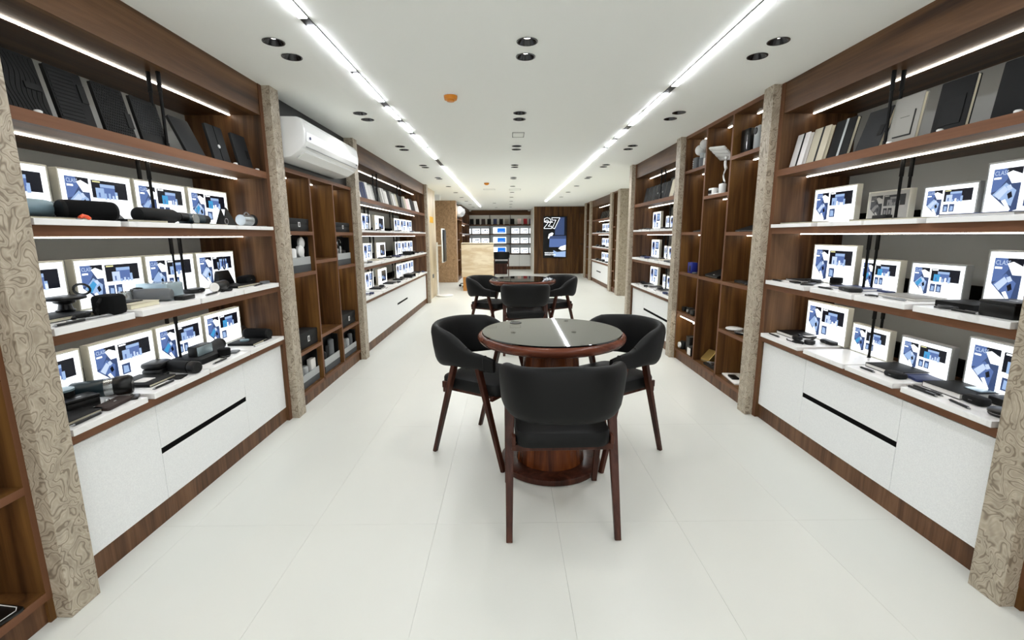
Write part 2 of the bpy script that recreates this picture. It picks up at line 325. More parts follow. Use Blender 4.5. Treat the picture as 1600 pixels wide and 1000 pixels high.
# ---------------------------------------------------------------- display cabinets
ZT = {1: .600, 2: .970, 3: 1.348, 4: 1.722}
ZU = {1: .565, 2: .934, 3: 1.308, 4: 1.680}
def shelf_mesh(s, d0, d1, y0, y1, z0, z1):
    m = MB(); bxs(m, s, d0+.0015, d1, y0, y1, z0, z1, 0); bxs(m, s, d0, d0+.0015, y0, y1, z0, z1, 1); return m
def rods(t, s, d, y, z0, z1):
    for k in (0, .047):
        x = X0+s*(d+k); m = MB().cyl((x, y, z0), (x, y, z1), .0072, n=10); m.cyl((x, y, z1-.09), (x, y, z1), .0098, n=10); m.cyl((x, y, z0), (x, y, z0+.03), .0098, n=10)
        m.build('support_rod', 'rod_black', t)
def display_cabinet(s, y0, y1, label, doors, drawers, D=1.684, DB=2.17, rody=None, base=None, gap=(.322, .350), slot=None):
    t = thing('display_cabinet', label, 'cabinet', (X0+s*(D+.2), (y0+y1)/2, 0)); P = .04
    for a, b in ((y0, y0+P), (y1-P, y1)):
        m = MB(); bxs(m, s, D+.0015, DB, a, b, 0, HC, 0); bxs(m, s, D, D+.0015, a, b, 0, HC, 1); m.build('side_panel', ['walnut_vertical', 'walnut_edge_upright'], t, False)
    i0, i1 = y0+P, y1-P
    bxs(MB(), s, DB, DB+.02, y0, y1, 0, HC).build('back_panel', 'back_board', t, False)
    m = MB(); bxs(m, s, D+.004, D+.03, i0, i1, 2.073, HC); bxs(m, s, D+.03, DB, i0, i1, 2.073, 2.1); m.build('valance', 'walnut_length', t, False)
    for k in (2, 3, 4): shelf_mesh(s, D, DB, i0, i1, ZU[k], ZT[k]).build('shelf', ['walnut_length', 'walnut_edge'], t, False)
    shelf_mesh(s, D, DB, i0, i1, ZU[1], ZT[1]).build('worktop', ['walnut_length', 'walnut_edge'], t, False)
    for k in (1, 2, 3): bxs(MB(), s, DB-.03, DB-.001, i0+.06, i1-.06, ZT[k], ZT[k]+.085).build('dark_band', 'seam_dark', t, False)  # plain dark band along the foot of the back panel on each tier
    for z in (2.073, ZU[4], ZU[3], ZU[2]):
        dd = D+.19 if z != 2.073 else D+.19
        bxs(MB(), s, dd, dd+.009, i0+.03, i1-.01, z-.005, z).build('led_strip', 'led_white', t, False)
    bxs(MB(), s, D+.022, D+.04, i0, i1, 0, .098).build('plinth', 'walnut_plinth', t, False)
    bxs(MB(), s, D+.04, D+.06, i0, i1, .1, .565).build('carcass', 'seam_dark', t, False)
    ys = [i0]+doors+[i1]
    for k in range(len(ys)-1):
        a, b = ys[k]+.0012, ys[k+1]-.0012
        if k in drawers:
            za, zb = gap
            bxs(MB(), s, D+.0195, D+.04, a, b, za, zb).build('gap_shade_fill', 'seam_dark', t, False)  # black filler paints the shade inside the open gap between drawers
            for q0, q1 in ((.101, za), (zb, .555)): bxs(MB(), s, D+.018, D+.04, a, b, q0, q1).build('drawer', 'cabinet_white', t, False, .0008)
        elif slot and slot[0] == k:
            m = MB(); z0, z1 = gap; e0, e1 = slot[1], slot[2]
            bxs(m, s, D+.018, D+.04, a, b, .101, z0); bxs(m, s, D+.018, D+.04, a, b, z1, .555); bxs(m, s, D+.018, D+.04, a, e0, z0, z1); bxs(m, s, D+.018, D+.04, e1, b, z0, z1)
            m.build('drawer', 'cabinet_white', t, False); bxs(MB(), s, D+.0195, D+.04, e0, e1, z0, z1).build('slot_shade_fill', 'seam_dark', t, False)  # black filler paints the shade inside the slot
        else: bxs(MB(), s, D+.018, D+.04, a, b, .101, .555).build('door', 'cabinet_white', t, False, .0008)
    for yr in (rody or [(y0+y1)/2]):
        rods(t, s, D+.065, yr, ZT[4], 2.073); rods(t, s, D+.21, yr+.05, ZT[3], ZU[4]); rods(t, s, D+.2, yr+.19, ZT[2], ZU[3]); rods(t, s, D+.225, yr+.115, ZT[1], ZU[2])
    return t
for s in (-1, 1):
    display_cabinet(s, 1.53, 3.208, 'walnut display shelving with white drawer base, nearest bay on the %s' % SIDE[s], [2.0, 2.697], [1])
display_cabinet(-1, 4.955, 9.05, 'long walnut display shelving bay on the left beyond the air conditioner', [7.39], [], rody=[6.05, 7.35], slot=(0, 6.63, 7.32))
display_cabinet(1, 4.955, 6.68, 'walnut display shelving bay on the right behind the cubby shelves', [6.08], [0], rody=[5.75])
# ---------------------------------------------------------------- cubby shelving
def cubbies(s, y0, y1, label, cols, ztop, shelves, D=1.684, DB=2.1, th=.028, leds=(), lab_led=True):
    t = thing('cubby_shelving', label, 'shelving', (X0+s*(D+.2), (y0+y1)/2, 0))
    edges = [y0]+cols+[y1]
    bxs(MB(), s, DB, DB+.02, y0, y1, 0, ztop).build('back_panel', 'walnut_cubby', t, False)
    for i, y in enumerate(edges):
        a, b = (y, y+.02) if i == 0 else ((y-.02, y) if i == len(edges)-1 else (y-.0125, y+.0125))
        m = MB(); bxs(m, s, D+.0015, DB, a, b, 0 if i in (0, len(edges)-1) else .1, ztop, 0); bxs(m, s, D, D+.0015, a, b, .085, ztop, 1); m.build('divider', ['walnut_cubby', 'walnut_edge_upright'], t, False)
    spans = [((edges[i]+(.02 if i == 0 else .0125)), edges[i+1]-(.02 if i == len(edges)-2 else .0125)) for i in range(len(edges)-1)]
    for i, (a, b) in enumerate(spans):
        for z in shelves[i]: shelf_mesh(s, D, DB, a, b, z-th, z).build('shelf', ['walnut_cubby', 'walnut_edge'], t, False)
        for z in [ztop-.03]+[q-th for q in shelves[i] if q > .2]:
            if leds == 'all' or (i, round(z, 2)) in leds:
                bxs(MB(), s, D+.165, D+.177, a+.02, b-.02, z-.005, z).build('led_strip', 'led_white', t, False)
    shelf_mesh(s, D, DB, y0+.02, y1-.02, .085, .115).build('shelf', ['walnut_cubby', 'walnut_edge'], t, False)
    m = MB(); bxs(m, s, D-.001, DB, y0, y1, ztop-.03, ztop, 0); bxs(m, s, D-.0025, D-.001, y0, y1, ztop-.03, ztop, 1); m.build('top_rail', ['walnut_length', 'walnut_edge'], t, False)
    bxs(MB(), s, D+.012, D+.03, y0+.02, y1-.02, 0, .085).build('plinth', 'walnut_plinth', t, False)
    return t
cubbies(-1, 3.323, 4.835, 'walnut cubby shelving under the air conditioner on the left wall', [3.84, 4.335], 1.79, [[1.344, 1.03, .431], [1.112, .486], [1.344, 1.03, .425]], leds='all')
cubbies(1, 3.323, 4.835, 'full-height walnut cubby shelving between two stone pillars on the right', [3.85, 4.335], 2.2626, [[1.916, 1.325, .922, .523], [1.647, .924], [1.927, 1.33, .926, .518]], leds='all')
tag(bxs(MB(), -1, 2.1, 2.13, 3.323, 4.835, 1.79, HC).build('trim_1', 'wall_paint', None, False), kind='structure')
cubbies(-1, .2, 1.415, 'walnut cubby shelving at the lower left corner before the first stone pillar', [.8], 2.2626, [[1.6, .9, .507], [1.8, 1.1, .507]], leds='all')
cubbies(1, .2, 1.415, 'walnut cubby shelving at the right edge before the first stone pillar', [.8], 2.2626, [[1.6, .9, .507], [1.8, 1.1, .507]], leds='all')
# ---------------------------------------------------------------- tables
def round_table(x, y, label):
    t = thing('round_table', label, 'table', (x, y, 0))
    MB().lathe([(0, .27), (.004, .285), (.022, .29), (.034, .287), (.04, .275), (.04, .2)], (x, y, 0), 56).build('base_plate', 'mahogany', t)
    MB().lathe([(.038, .195), (.06, .192), (.70, .15), (.735, .15)], (x, y, 0), 56).build('pedestal', 'table_veneer', t)
    MB().lathe([(.722, .30), (.722, .372), (.730, .392), (.742, .404), (.752, .409), (.762, .408), (.771, .401), (.777, .388), (.777, .30)], (x, y, 0), 72).build('tabletop_rim', 'mahogany_rim', t)
    MB().lathe([(.774, .383), (.7765, .386), (.784, .386), (.785, .384)], (x, y, 0), 72).build('glass_top', 'glass_black', t, False)
    MB().lathe([(.7851, .036), (.7868, .036), (.7875, .034), (.7862, .031), (.786, .0)], (x-.195, y+.23, 0), 28).build('cable_grommet', 'metal_black', t)
    return t
T1 = (.240, 2.52); T2 = (.178, 5.66)
round_table(*T1, 'round table with black glass top and wooden pedestal, nearest the camera')
round_table(*T2, 'second round table with black glass top, behind the nearest one')
# ---------------------------------------------------------------- chairs
def make_chair():
    t = thing('dining_chair', 'x', 'chair')
    N = 40; pts = []
    def smooth(a, b, x): x = max(0, min(1, (x-a)/(b-a))); return x*x*(3-2*x)
    for i in range(N+1):                                     # wrap-around back, from one arm tip to the other
        u = -1+2*i/N; a = abs(u); sg = 1 if u > 0 else -1
        L = .62                                              # half length of the U
        sdist = a*L
        R = .175; hw = .226; straight = hw-R
        if sdist < straight: x, y, nx, ny_ = sdist, -.275, 0, -1
        elif sdist < straight+R*PI/2:
            th = (sdist-straight)/R; x = straight+R*math.sin(th); y = -.275+R*(1-math.cos(th)); nx, ny_ = math.sin(th), -math.cos(th)
        else: y = -.275+R+(sdist-straight-R*PI/2); x = hw+.004; nx, ny_ = 1, 0
        top = .80 - .012*smooth(0, .4, a) - .022*smooth(.38, .52, a) - .105*smooth(.48, .78, a) - .016*smooth(.78, 1, a)
        bot = .545 + .02*smooth(.3, .6, a) + .0*a
        y += -.035*smooth(.6, .0, a)*0
        pts.append((sg*x, y, sg*nx, ny_, top, bot, a))
    rs = []
    for k, (x, y, nx, ny_, top, bot, a) in enumerate(pts):
        th = .024-.006*smooth(.6, 1, a); h = (top-bot)/2; zc = (top+bot)/2; ring = []
        lean = .035*(1-smooth(.35, .7, a))
        end = 1.0
        e = min(a, 1)
        if a > .985: end = .72
        for q in range(20):
            an = 2*PI*q/20; c, s_ = math.cos(an), math.sin(an); p = .42
            ox = th*(abs(c)**.8)*(1 if c > 0 else -1)*end; oz = h*(abs(s_)**p)*(1 if s_ > 0 else -1)
            if end < 1: oz *= .93
            bulge = .012*(1-abs(s_)**2)*(1-smooth(.5, .8, a))
            z = zc+oz; ln = lean*((z-.55)/.25)
            ring.append((x+nx*(ox+ln+(bulge if c > 0 else 0)), y+ny_*(ox+ln+(bulge if c > 0 else 0)), z))
        rs.append(ring)
    MB().rings(rs).build('backrest', 'leather', t)
    for u0 in (.72, .92):                                    # piped seams on the arms
        m = MB()
        for sg in (1, -1):
            m = MB(); k = round((1+sg*u0)/2*N); x, y, nx, ny_, top, bot, a = pts[k]; h = (top-bot)/2+.0015; zc = (top+bot)/2
            loop = [(x+nx*.0195*(abs(math.cos(v))**.8)*(1 if math.cos(v) > 0 else -1), y, zc+h*(abs(math.sin(v))**.42)*(1 if math.sin(v) > 0 else -1)) for v in [2*PI*q/28+.01 for q in range(28)]]
            m.tube(loop, .0022, 5, True); m.build('seam_piping', 'leather_seam', t)
    m = MB(); m.rbox(.412, .43, .075, r=.06, e=.018, c=(0, -.005, .410)); m.build('seat', 'leather', t)
    m = MB(); m.box(-.222, .222, -.185, -.163, .388, .418); m.box(-.222, .222, .155, .175, .392, .418); m.box(-.19, -.17, -.17, .16, .394, .418); m.box(.17, .19, -.17, .16, .394, .418)
    m.build('apron', 'mahogany', t, True, .003)
    for sx in (-1, 1):
        MB().bar((sx*.236, -.25, 0), (sx*.228, -.085, .575), .022, .027, .026, .042, up=(1, 0, 0)).build('leg', 'mahogany', t)
        MB().bar((sx*.234, .25, 0), (sx*.228, .085, .575), .022, .027, .026, .042, up=(1, 0, 0)).build('leg', 'mahogany', t)
        m = MB(); m.box(sx*.205, sx*.222, -.19, -.15, .415, .455); m.build('seat_bracket', 'mahogany', t, True, .003)
    return t
chair = make_chair(); usedc = [False]
def put_chair(x, y, ang, label, group):
    o = chair if not usedc[0] else copy_tree(chair); usedc[0] = True
    o.location = (x, y, 0); o.rotation_euler = (0, 0, ang); return tag(o, label, 'chair', group)
G1, G2 = 'chairs around the nearest round table', 'chairs around the second round table'
put_chair(.230, 2.05, .02, 'black leather armchair with its back to the camera, in front of the nearest round table', G1)
put_chair(-.117, 2.732, math.atan2(-.84, -.54), 'black leather armchair on the left of the nearest round table', G1)
put_chair(.592, 2.715, math.atan2(.835, -.55), 'black leather armchair on the right of the nearest round table', G1)
put_chair(.19, 5.18, 0, 'black armchair seen from behind at the second round table', G2)
put_chair(-.19, 5.87, math.atan2(-.84, -.54), 'black armchair on the left of the second round table', G2)
put_chair(.54, 5.87, math.atan2(.84, -.54), 'black armchair on the right of the second round table', G2)
put_chair(-.21, 15.3, 0, 'black armchair behind the marble counter, facing the back shelves', None)
# ---------------------------------------------------------------- air conditioner
def air_con(s, d, y0, y1, z0, z1, label, dep=.235):
    t = thing('air_conditioner', label, 'air conditioner', (X0+s*(d+dep), (y0+y1)/2, z0))
    H = z1-z0
    prof = [(0, H), (-.175, H-.004), (-.198, H-.014), (-.214, H-.04), (-.222, H-.10), (-.22, H-.16), (-.205, .085), (-.18, .05), (-.12, .012), (-.06, 0), (0, .0)]
    def at(p, k=1): return (X0+s*(d+dep+p[0]*dep/.222), p[1]+z0)
    rs = []
    for yy, ins in ((y0, .012), (y0+.006, .003), (y0+.02, 0), (y1-.02, 0), (y1-.006, .003), (y1, .012)):
        ring = []
        for px_, pz_ in prof:
            X, Z = at((px_+(ins if px_ < -.01 else 0), pz_)); Z += -ins if pz_ > H*.5 else ins; ring.append((X, yy, Z))
        rs.append(ring)
    m = MB(); m.rings(rs); m.build('housing', 'ac_white', t)
    m = MB()                                                   # front panel sits proud of the housing
    f = [(-.199, H-.014), (-.216, H-.04), (-.2245, H-.10), (-.2225, H-.16), (-.209, .09)]
    for k in range(len(f)-1):
        (xa, za), (xb, zb) = at(f[k]), at(f[k+1]); m.add([(xa, y0+.03, za), (xa, y1-.03, za), (xb, y1-.03, zb), (xb, y0+.03, zb)], [(0, 1, 2, 3)])
    m.build('front_panel', 'ac_white', t)
    (xa, za), (xb, zb) = at((-.186, .058)), at((-.13, .016))
    m = MB(); n = Vector((-s*.004, 0, -.004))
    m.bar(((xa+xb)/2+n.x, y0+.07, (za+zb)/2+n.z), ((xa+xb)/2+n.x, y1-.07, (za+zb)/2+n.z), .07, .006, up=(-s*.6, 0, -.8)); m.build('louver', 'ac_white', t)
    X, Z = at((-.2105, .086)); MB().box(X, X+s*.004, y0+.05, y1-.05, Z-.004, Z).build('panel_gap', 'ac_shadow', t, False)
    X, Z = at((-.2245, H-.135)); MB().cyl((X, y0+.085, Z), (X-s*.004, y0+.085, Z), .010, n=18).build('emblem', 'cover_navy', t)
    X, Z = at((-.222, H-.17)); MB().box(X, X-s*.002, y1-.09, y1-.07, Z-.005, Z+.005).build('display_window', 'plastic_dark', t, False)
    return t
air_con(-1, 1.487, 3.345, 4.52, 1.835, 2.115, 'white split air conditioner above the left cubby shelves')
tag(MB().box(X0-1.76, X0-1.722, 3.323, 4.835, 1.79, HC).build('dark_backing', 'plastic_dark', None, False), 'dark sheet for the shaded gap behind the white air conditioner above the cubby shelves', 'panel')  # dark sheet stands in for the shade in the gap behind the unit
# ---------------------------------------------------------------- smoke detectors, vents
def detector(x, y, col, label):
    t = thing('smoke_detector', label, 'smoke detector', (x, y, HC))
    MB().lathe([(-.008, .05), (0, .05)], (x, y, HC), 28).build('mount', 'plastic_white', t)
    MB().lathe([(-.046, .020), (-.044, .026), (-.036, .028), (-.034, .042), (-.022, .046), (-.009, .047), (-.008, .03)], (x, y, HC), 28).build('body', col, t)
detector(-.388, 3.42, 'detector_orange', 'orange round smoke detector on the ceiling nearest the camera')
detector(-.38, 8.79, 'detector_orange', 'small orange smoke detector on the ceiling farther back')
def vent(x, y, wx, wy, label, dark='seam_grey'):
    t = thing('ceiling_hatch', label, 'vent', (x, y, HC))
    m = MB(); z0, z1 = HC-.004, HC
    for b in ((x-wx/2, x+wx/2, y-wy/2, y-wy/2+.008), (x-wx/2, x+wx/2, y+wy/2-.008, y+wy/2), (x-wx/2, x-wx/2+.006, y-wy/2, y+wy/2), (x+wx/2-.006, x+wx/2, y-wy/2, y+wy/2)): m.box(b[0], b[1], b[2], b[3], z0, z1)
    m.build('frame', dark, t, False); MB().box(x-wx/2+.01, x+wx/2-.01, y-wy/2+.012, y+wy/2-.012, HC-.003, HC).build('cover', 'ceiling_paint', t, False)
vent(.108, 4.715, .115, .22, 'small square access hatch in the ceiling between downlight pairs')
vent(.16, 10.13, .24, .3, 'grey ceiling grille in the middle near the back', 'metal_grey'); vent(-.38, 10.08, .24, .22, 'pale ceiling grille left of the middle near the back', 'band_silver')
# ---------------------------------------------------------------- far part of the shop
tag(MB().box(-1.82, -1.60, 9.17, 10.5, 0, HC).build('wall_marble', 'travertine_wall', None, False), kind='structure')
t = thing('wall_sign', 'small yellow sign on the pale marble wall at the left', 'sign', (-1.6, 9.9, 1.64)); MB().box(-1.6, -1.592, 9.74, 10.14, 1.575, 1.70).build('face', 'yellow_sign', t, False, .002)
t = thing('wall_socket', 'small dark socket low on the pale marble wall', 'socket', (-1.6, 9.9, .45)); MB().box(-1.6, -1.588, 9.85, 9.98, .42, .50).build('plate', 'plastic_grey', t, False, .002)
tag(MB().box(-2.6, -1.435, 13.15, 13.45, 0, HC).build('patterned_column', 'burl_brown', None, False, .003), 'wide brown column with a mottled swirl pattern beside the marble counter', 'column')
tag(MB().box(-1.72, -1.6, 11.3, 11.42, 2.14, HC).build('wall_box', 'plastic_white', None, True, .004), 'small white box under the ceiling above the mottled column', 'box')
t = thing('display_stand', 'white pedestal stand with an upright screen seen edge-on, beside the marble wall', 'display stand', (-1.43, 10.1, 0))
MB().lathe([(0, .17), (.008, .183), (.03, .183), (.038, .17), (.04, .03)], (-1.39, 10.12, 0), 40).build('base_disc', 'plastic_white', t)
MB().cyl((-1.535, 10.1, .03), (-1.525, 10.1, 1.17), .021, n=20).build('pole', 'plastic_white', t)
MB().cyl((-1.532, 10.1, .55), (-1.532, 10.1, .556), .024, n=20).build('pole_joint', 'metal_grey', t)
MB().bar((-1.52, 10.1, 1.10), (-1.40, 10.1, 1.10), .03, .03, up=(0, 0, 1)).build('arm', 'plastic_white', t)
m = MB(); m.M = Matrix.Translation((-1.388, 10.1, .74)); m.rbox(.03, .42, .72, .014, .004); m.build('screen_back', 'plastic_white', t)
m = MB(); m.M = Matrix.Translation((-1.362, 10.12, .76)); m.rbox(.024, .40, .67, .013, .004); m.build('screen_glass', 'plastic_black', t)
# counter
t = thing('reception_counter', 'reception counter faced with beige travertine on an oak support', 'counter', (-.7, 11.3, 0))
MB().box(-1.10, -.335, 11.05, 11.12, .335, 1.12).build('front_slab', 'travertine', t, False, .003)
MB().box(-1.10, -.335, 11.05, 11.75, 1.10, 1.135).build('counter_top', 'travertine', t, False, .003)
MB().box(-1.075, -.94, 11.07, 11.7, 0, .335).build('support', 'desk_oak', t, False, .002)
MB().box(-.40, -.36, 11.12, 11.7, 0, 1.10).build('side_panel', 'travertine', t, False, .002)
MB().box(-1.09, -.345, 11.12, 11.72, .70, .73).build('work_shelf', 'desk_oak', t, False, .002)
t = thing('office_chair', 'black office chair on castors, mostly hidden behind the marble counter', 'chair', (-.98, 12.0, 0))
for k in range(5):
    a = 2*PI*k/5+2.9; c, s_ = math.cos(a), math.sin(a)
    MB().bar((-.98, 12.0, .11), (-.98+.27*c, 12.0+.27*s_, .075), .04, .03, .025, .02, up=(0, 0, 1)).build('base_leg', 'plastic_black', t)
    m = MB(); q = Vector((-.98+.275*c, 12.0+.275*s_, .03)); e = Vector((-s_, c, 0))*.022; m.cyl(q-e, q+e, .03, n=16); m.build('castor', 'plastic_black', t)
MB().cyl((-.98, 12, .08), (-.98, 12, .42), .025).build('gas_lift', 'chrome', t)
m = MB(); m.M = Matrix.Translation((-.98, 12, .42)); m.rbox(.44, .44, .07, .08, .02); m.build('seat', 'fabric_black', t)
m = MB(); m.M = Matrix.Translation((-.98, 12.22, .55)); m.rbox(.42, .06, .42, .02, .02); m.build('backrest', 'fabric_black', t)
t = thing('pedestal_cabinet', 'dark brown wooden pedestal under the black chair behind the counter', 'cabinet', (-.25, 16.0, 0))
MB().box(-.50, -.02, 15.9, 16.3, 0, .40).build('body', 'mahogany', t, False, .004); MB().box(-.52, 0, 15.88, 16.32, .40, .43).build('top', 'mahogany', t, False, .004)
# wood panelled wall with the poster screen and door
wb = tag(MB().box(.90, 3.02, 16.03, 16.2, 0, HC).build('wall_panelled', 'seam_dark', None, False), kind='structure')
xs = [.90, 1.13, 1.42, 1.72, 2.02, 2.30]
for k in range(5): MB().box(xs[k]+.0015, xs[k+1]-.0015, 16.0, 16.03, 0.0, HC-.001).build('wall_panel', 'walnut_cubby', wb, False)
MB().box(2.303, 2.43, 16.0, 16.03, 0, HC-.001).build('wall_panel', 'walnut_cubby', wb, False); MB().box(2.43, 3.02, 16.0, 16.03, 2.03, HC-.001).build('wall_panel', 'walnut_cubby', wb, False)
dr = tag(MB().box(2.434, 3.0, 16.01, 16.03, 0.003, 2.026).build('door_1', 'walnut_cubby', None, False), kind='structure')
MB().box(2.45, 2.57, 15.985, 16.01, 1.0, 1.02).build('door_handle', 'metal_black', dr, False, .003)
tag(MB().box(.885, .90, 16.0, 18.4, 0, HC).build('trim_2', 'wall_paint', None, False), kind='structure')
def art(mb, rect, W, H, mi, y):
    (u0, v0, u1, v1) = rect; mb.add([(u0*W-W/2, y, v0*H), (u1*W-W/2, y, v0*H), (u1*W-W/2, y, v1*H), (u0*W-W/2, y, v1*H)], [(0, 1, 2, 3)], mi)
def artp(mb, pts, W, H, mi, y): mb.add([(u*W-W/2, y, v*H) for u, v in pts], [tuple(range(len(pts)))], mi)
def atext(mb, txt, u, v, size, W, H, mi, y, sx=1):
    vs_, fs = text_verts(txt, size); mb.add([(u*W-W/2+p[0]*sx, y, v*H+p[1]) for p in vs_], fs, mi)
t = thing('poster_screen', 'tall lit poster screen showing 27 and a blue laptop sleeve, on the wood wall', 'screen', (1.604, 16.0, .548))
W, H = .795, 1.392
MB().box(-W/2, W/2, -.045, -.002, 0, H).build('casing', 'plastic_black', t, False, .004, world=False)
m = MB(); P_ = ['print_black', 'print_slate', 'print_blue', 'print_navy', 'print_glow', 'print_sky', 'print_yellow']
art(m, (.015, .01, .985, .99), W, H, 0, -.0455)
artp(m, [(.48, .55), (.45, .75), (.60, .98), (.98, .98), (.98, .5), (.5, .5)], W, H, 3, -.046)
artp(m, [(.50, .55), (.52, .78), (.66, .97), (.90, .97), (.90, .55)], W, H, 1, -.0463)
artp(m, [(.26, .26), (.28, .53), (.98, .53), (.98, .26)], W, H, 2, -.0466); artp(m, [(.28, .46), (.28, .53), (.98, .53), (.98, .46)], W, H, 1, -.0469)
artp(m, [(.46, .03), (.44, .18), (.97, .17), (.97, .02)], W, H, 5, -.0466); artp(m, [(.42, .19), (.60, .14), (.97, .16), (.97, .19), (.7, .215)], W, H, 0, -.0469)
artp(m, [(.21, .48), (.25, .58), (.38, .61), (.44, .59), (.38, .53), (.30, .53), (.24, .46)], W, H, 4, -.0472)
artp(m, [(.66, .22), (.74, .27), (.97, .31), (.97, .19), (.80, .18), (.72, .21)], W, H, 4, -.0472)
for of, mi_, yy in ((.022, 4, -.0472), (.011, 0, -.0476)):
    vs_, fs = text_verts('27', .47, of); m.add([(-W/2+p[0]*1.08+.03, yy, .72*H+p[1]) for p in vs_], fs, mi_)
art(m, (.08, .853, .40, .870), W, H, 4, -.0479)
atext(m, 'EXECUTIVE', .07, .107, .06, W, H, 4, -.0472); atext(m, 'GADGET BAG', .07, .062, .06, W, H, 4, -.0472)
m.build('picture', P_, t, False, world=False)
# ---------------------------------------------------------------- light boards (lit boxes with printed pictures)
LBP = ['print_glow', 'print_navy', 'print_blue', 'print_slate', 'print_sky', 'print_pale', 'print_cyan', 'print_yellow']
LBO = ['off_white', 'off_dark', 'off_grey', 'off_dark', 'off_mid', 'off_mid', 'off_mid', 'off_white']
def picture(kind, W, H, seed):
    r = random.Random(seed); m = MB(); y = -.0162; e = .0004
    art(m, (.0, .0, 1, 1), W, H, 0, y); y -= e
    if kind == 'left_blank':
        pass
    if kind == 'portrait':
        artp(m, [(.06, .55), (.08, .90), (.40, .92), (.44, .56), (.36, .10), (.20, .12)], W, H, 2, y); artp(m, [(.10, .60), (.14, .84), (.34, .80), (.30, .55)], W, H, 1, y-e); artp(m, [(.16, .2), (.20, .48), (.36, .42), (.32, .14)], W, H, 5, y-e); art(m, (.50, .48, .94, .92), W, H, 3, y); art(m, (.56, .56, .86, .86), W, H, 4, y-e); art(m, (.62, .60, .72, .78), W, H, 2, y-2*e); art(m, (.50, .12, .70, .40), W, H, 1, y); art(m, (.53, .16, .66, .34), W, H, 4, y-e)
        return m
    if kind == 'dark':
        art(m, (.38, .12, .92, .88), W, H, 1, y); art(m, (.46, .30, .6, .5), W, H, 4, y-e); art(m, (.66, .2, .8, .42), W, H, 2, y-e); art(m, (.06, .4, .2, .55), W, H, 4, y)
        return m
    # picture of an open gift box, cut off on a slant at the lower left
    artp(m, [(.055, .90), (.365, .90), (.365, .09), (.295, .06), (.055, .42)], W, H, 3, y)
    artp(m, [(.20, .90), (.365, .90), (.365, .66), (.22, .72)], W, H, 1, y-e)
    artp(m, [(.055, .90), (.19, .90), (.22, .70), (.13, .48), (.055, .45)], W, H, 2, y-e)
    artp(m, [(.20, .80), (.26, .84), (.365, .76), (.365, .60), (.27, .60)], W, H, 0, y-2*e)
    dx = r.uniform(-.01, .01)
    artp(m, [(.075+dx, .40), (.21+dx, .62), (.33+dx, .46), (.30+dx, .16)], W, H, 2 if r.random() < .5 else 4, y-2*e)
    artp(m, [(.10+dx, .40), (.20+dx, .56), (.245+dx, .48), (.16+dx, .30)], W, H, r.choice([4, 5, 6]), y-3*e)
    artp(m, [(.22+dx, .55), (.26+dx, .58), (.29+dx, .50), (.25+dx, .46)], W, H, 5, y-3*e); artp(m, [(.24+dx, .40), (.28+dx, .45), (.30+dx, .34), (.26+dx, .30)], W, H, 1, y-3*e)
    artp(m, [(.19, .27), (.23, .30), (.30, .10), (.28, .07)], W, H, 0, y-3*e)
    art(m, (.07, .70, .15, .735), W, H, 0, y-3*e); atext(m, 'CLASS', .068, .775, .026*H/.215, W, H, 5, y-3*e, .8)
    # product set on a dark ground
    art(m, (.40, .50, .935, .885), W, H, 1, y); art(m, (.42, .835, .53, .865), W, H, 0 if r.random() < .7 else 7, y-e)
    a = r.uniform(.52, .58); art(m, (a, .50, a+.22, .81), W, H, 2, y-e); art(m, (a, .74, a+.22, .81), W, H, 4, y-2*e); art(m, (a-.07, .49, a+.05, .72), W, H, r.choice([4, 6, 5]), y-2*e); art(m, (a-.035, .52, a-.01, .62), W, H, 2, y-3*e)
    x = a+.05
    for k in range(4): h = r.uniform(.07, .17); art(m, (x, .475, x+.03, .475+h), W, H, r.choice([5, 4, 0]), y-3*e); x += r.uniform(.04, .06)
    art(m, (a+.21, .475, a+.25, .66), W, H, 4, y-3*e)
    if W < .35 or r.random() < .15:
        for u in (.41, .53): art(m, (u, .17, u+.10, .42), W, H, 3, y); artp(m, [(u+.02, .2), (u+.03, .36), (u+.08, .34), (u+.08, .2)], W, H, 4, y-e)
    else: art(m, (.42, .15, .555, .40), W, H, 3, y); artp(m, [(.44, .18), (.445, .36), (.52, .34), (.53, .18)], W, H, 4, y-e)
    return m
PICS = {}
def light_board(loc, rot, W, H, label, group, kind='std', seed=0, lit=True, frame='frame_cream'):
    t = thing('light_board', label, 'picture board', loc, rot, group); b = .007
    m = MB(); m.box(-W/2, W/2, -.015, .018, 0, b); m.box(-W/2, W/2, -.015, .018, H-b, H); m.box(-W/2, -W/2+b, -.015, .018, b, H-b); m.box(W/2-b, W/2, -.015, .018, b, H-b); m.box(-W/2+b, W/2-b, 0.005, .016, b, H-b)
    m.build('frame', frame, t, False, .0015, world=False)
    MB().box(-W/2+b, W/2-b, -.0135, .005, b, H-b).build('light_panel', 'print_glow' if lit else 'off_white', t, False, world=False)
    key = (kind, round(W, 3), round(H, 3), seed, lit)
    iw, ih = W-2*b-.004, H-2*b-.004
    if key not in PICS:
        m = picture(kind, iw, ih, seed); mm = MB(); mm.v = [p+Vector((0, .002, b+.002)) for p in m.v]; mm.f = m.f; mm.m = m.m
        names = LBP if lit else [n if n.startswith('off') else n for n in LBO]
        PICS[key] = mm.build('picture_print', [n if n.startswith('print') else 'print_'+n if ('print_'+n) in MATS else n for n in names], t, False, world=False)
    else:
        o = PICS[key].copy(); COL.objects.link(o); o.parent = t
    return t
MATS['off_white'] = MATS['print_off_white']
TN = {3: 'upper', 2: 'middle', 1: 'lowest'}
ZB = {3: 1.370, 2: .996, 1: .625}
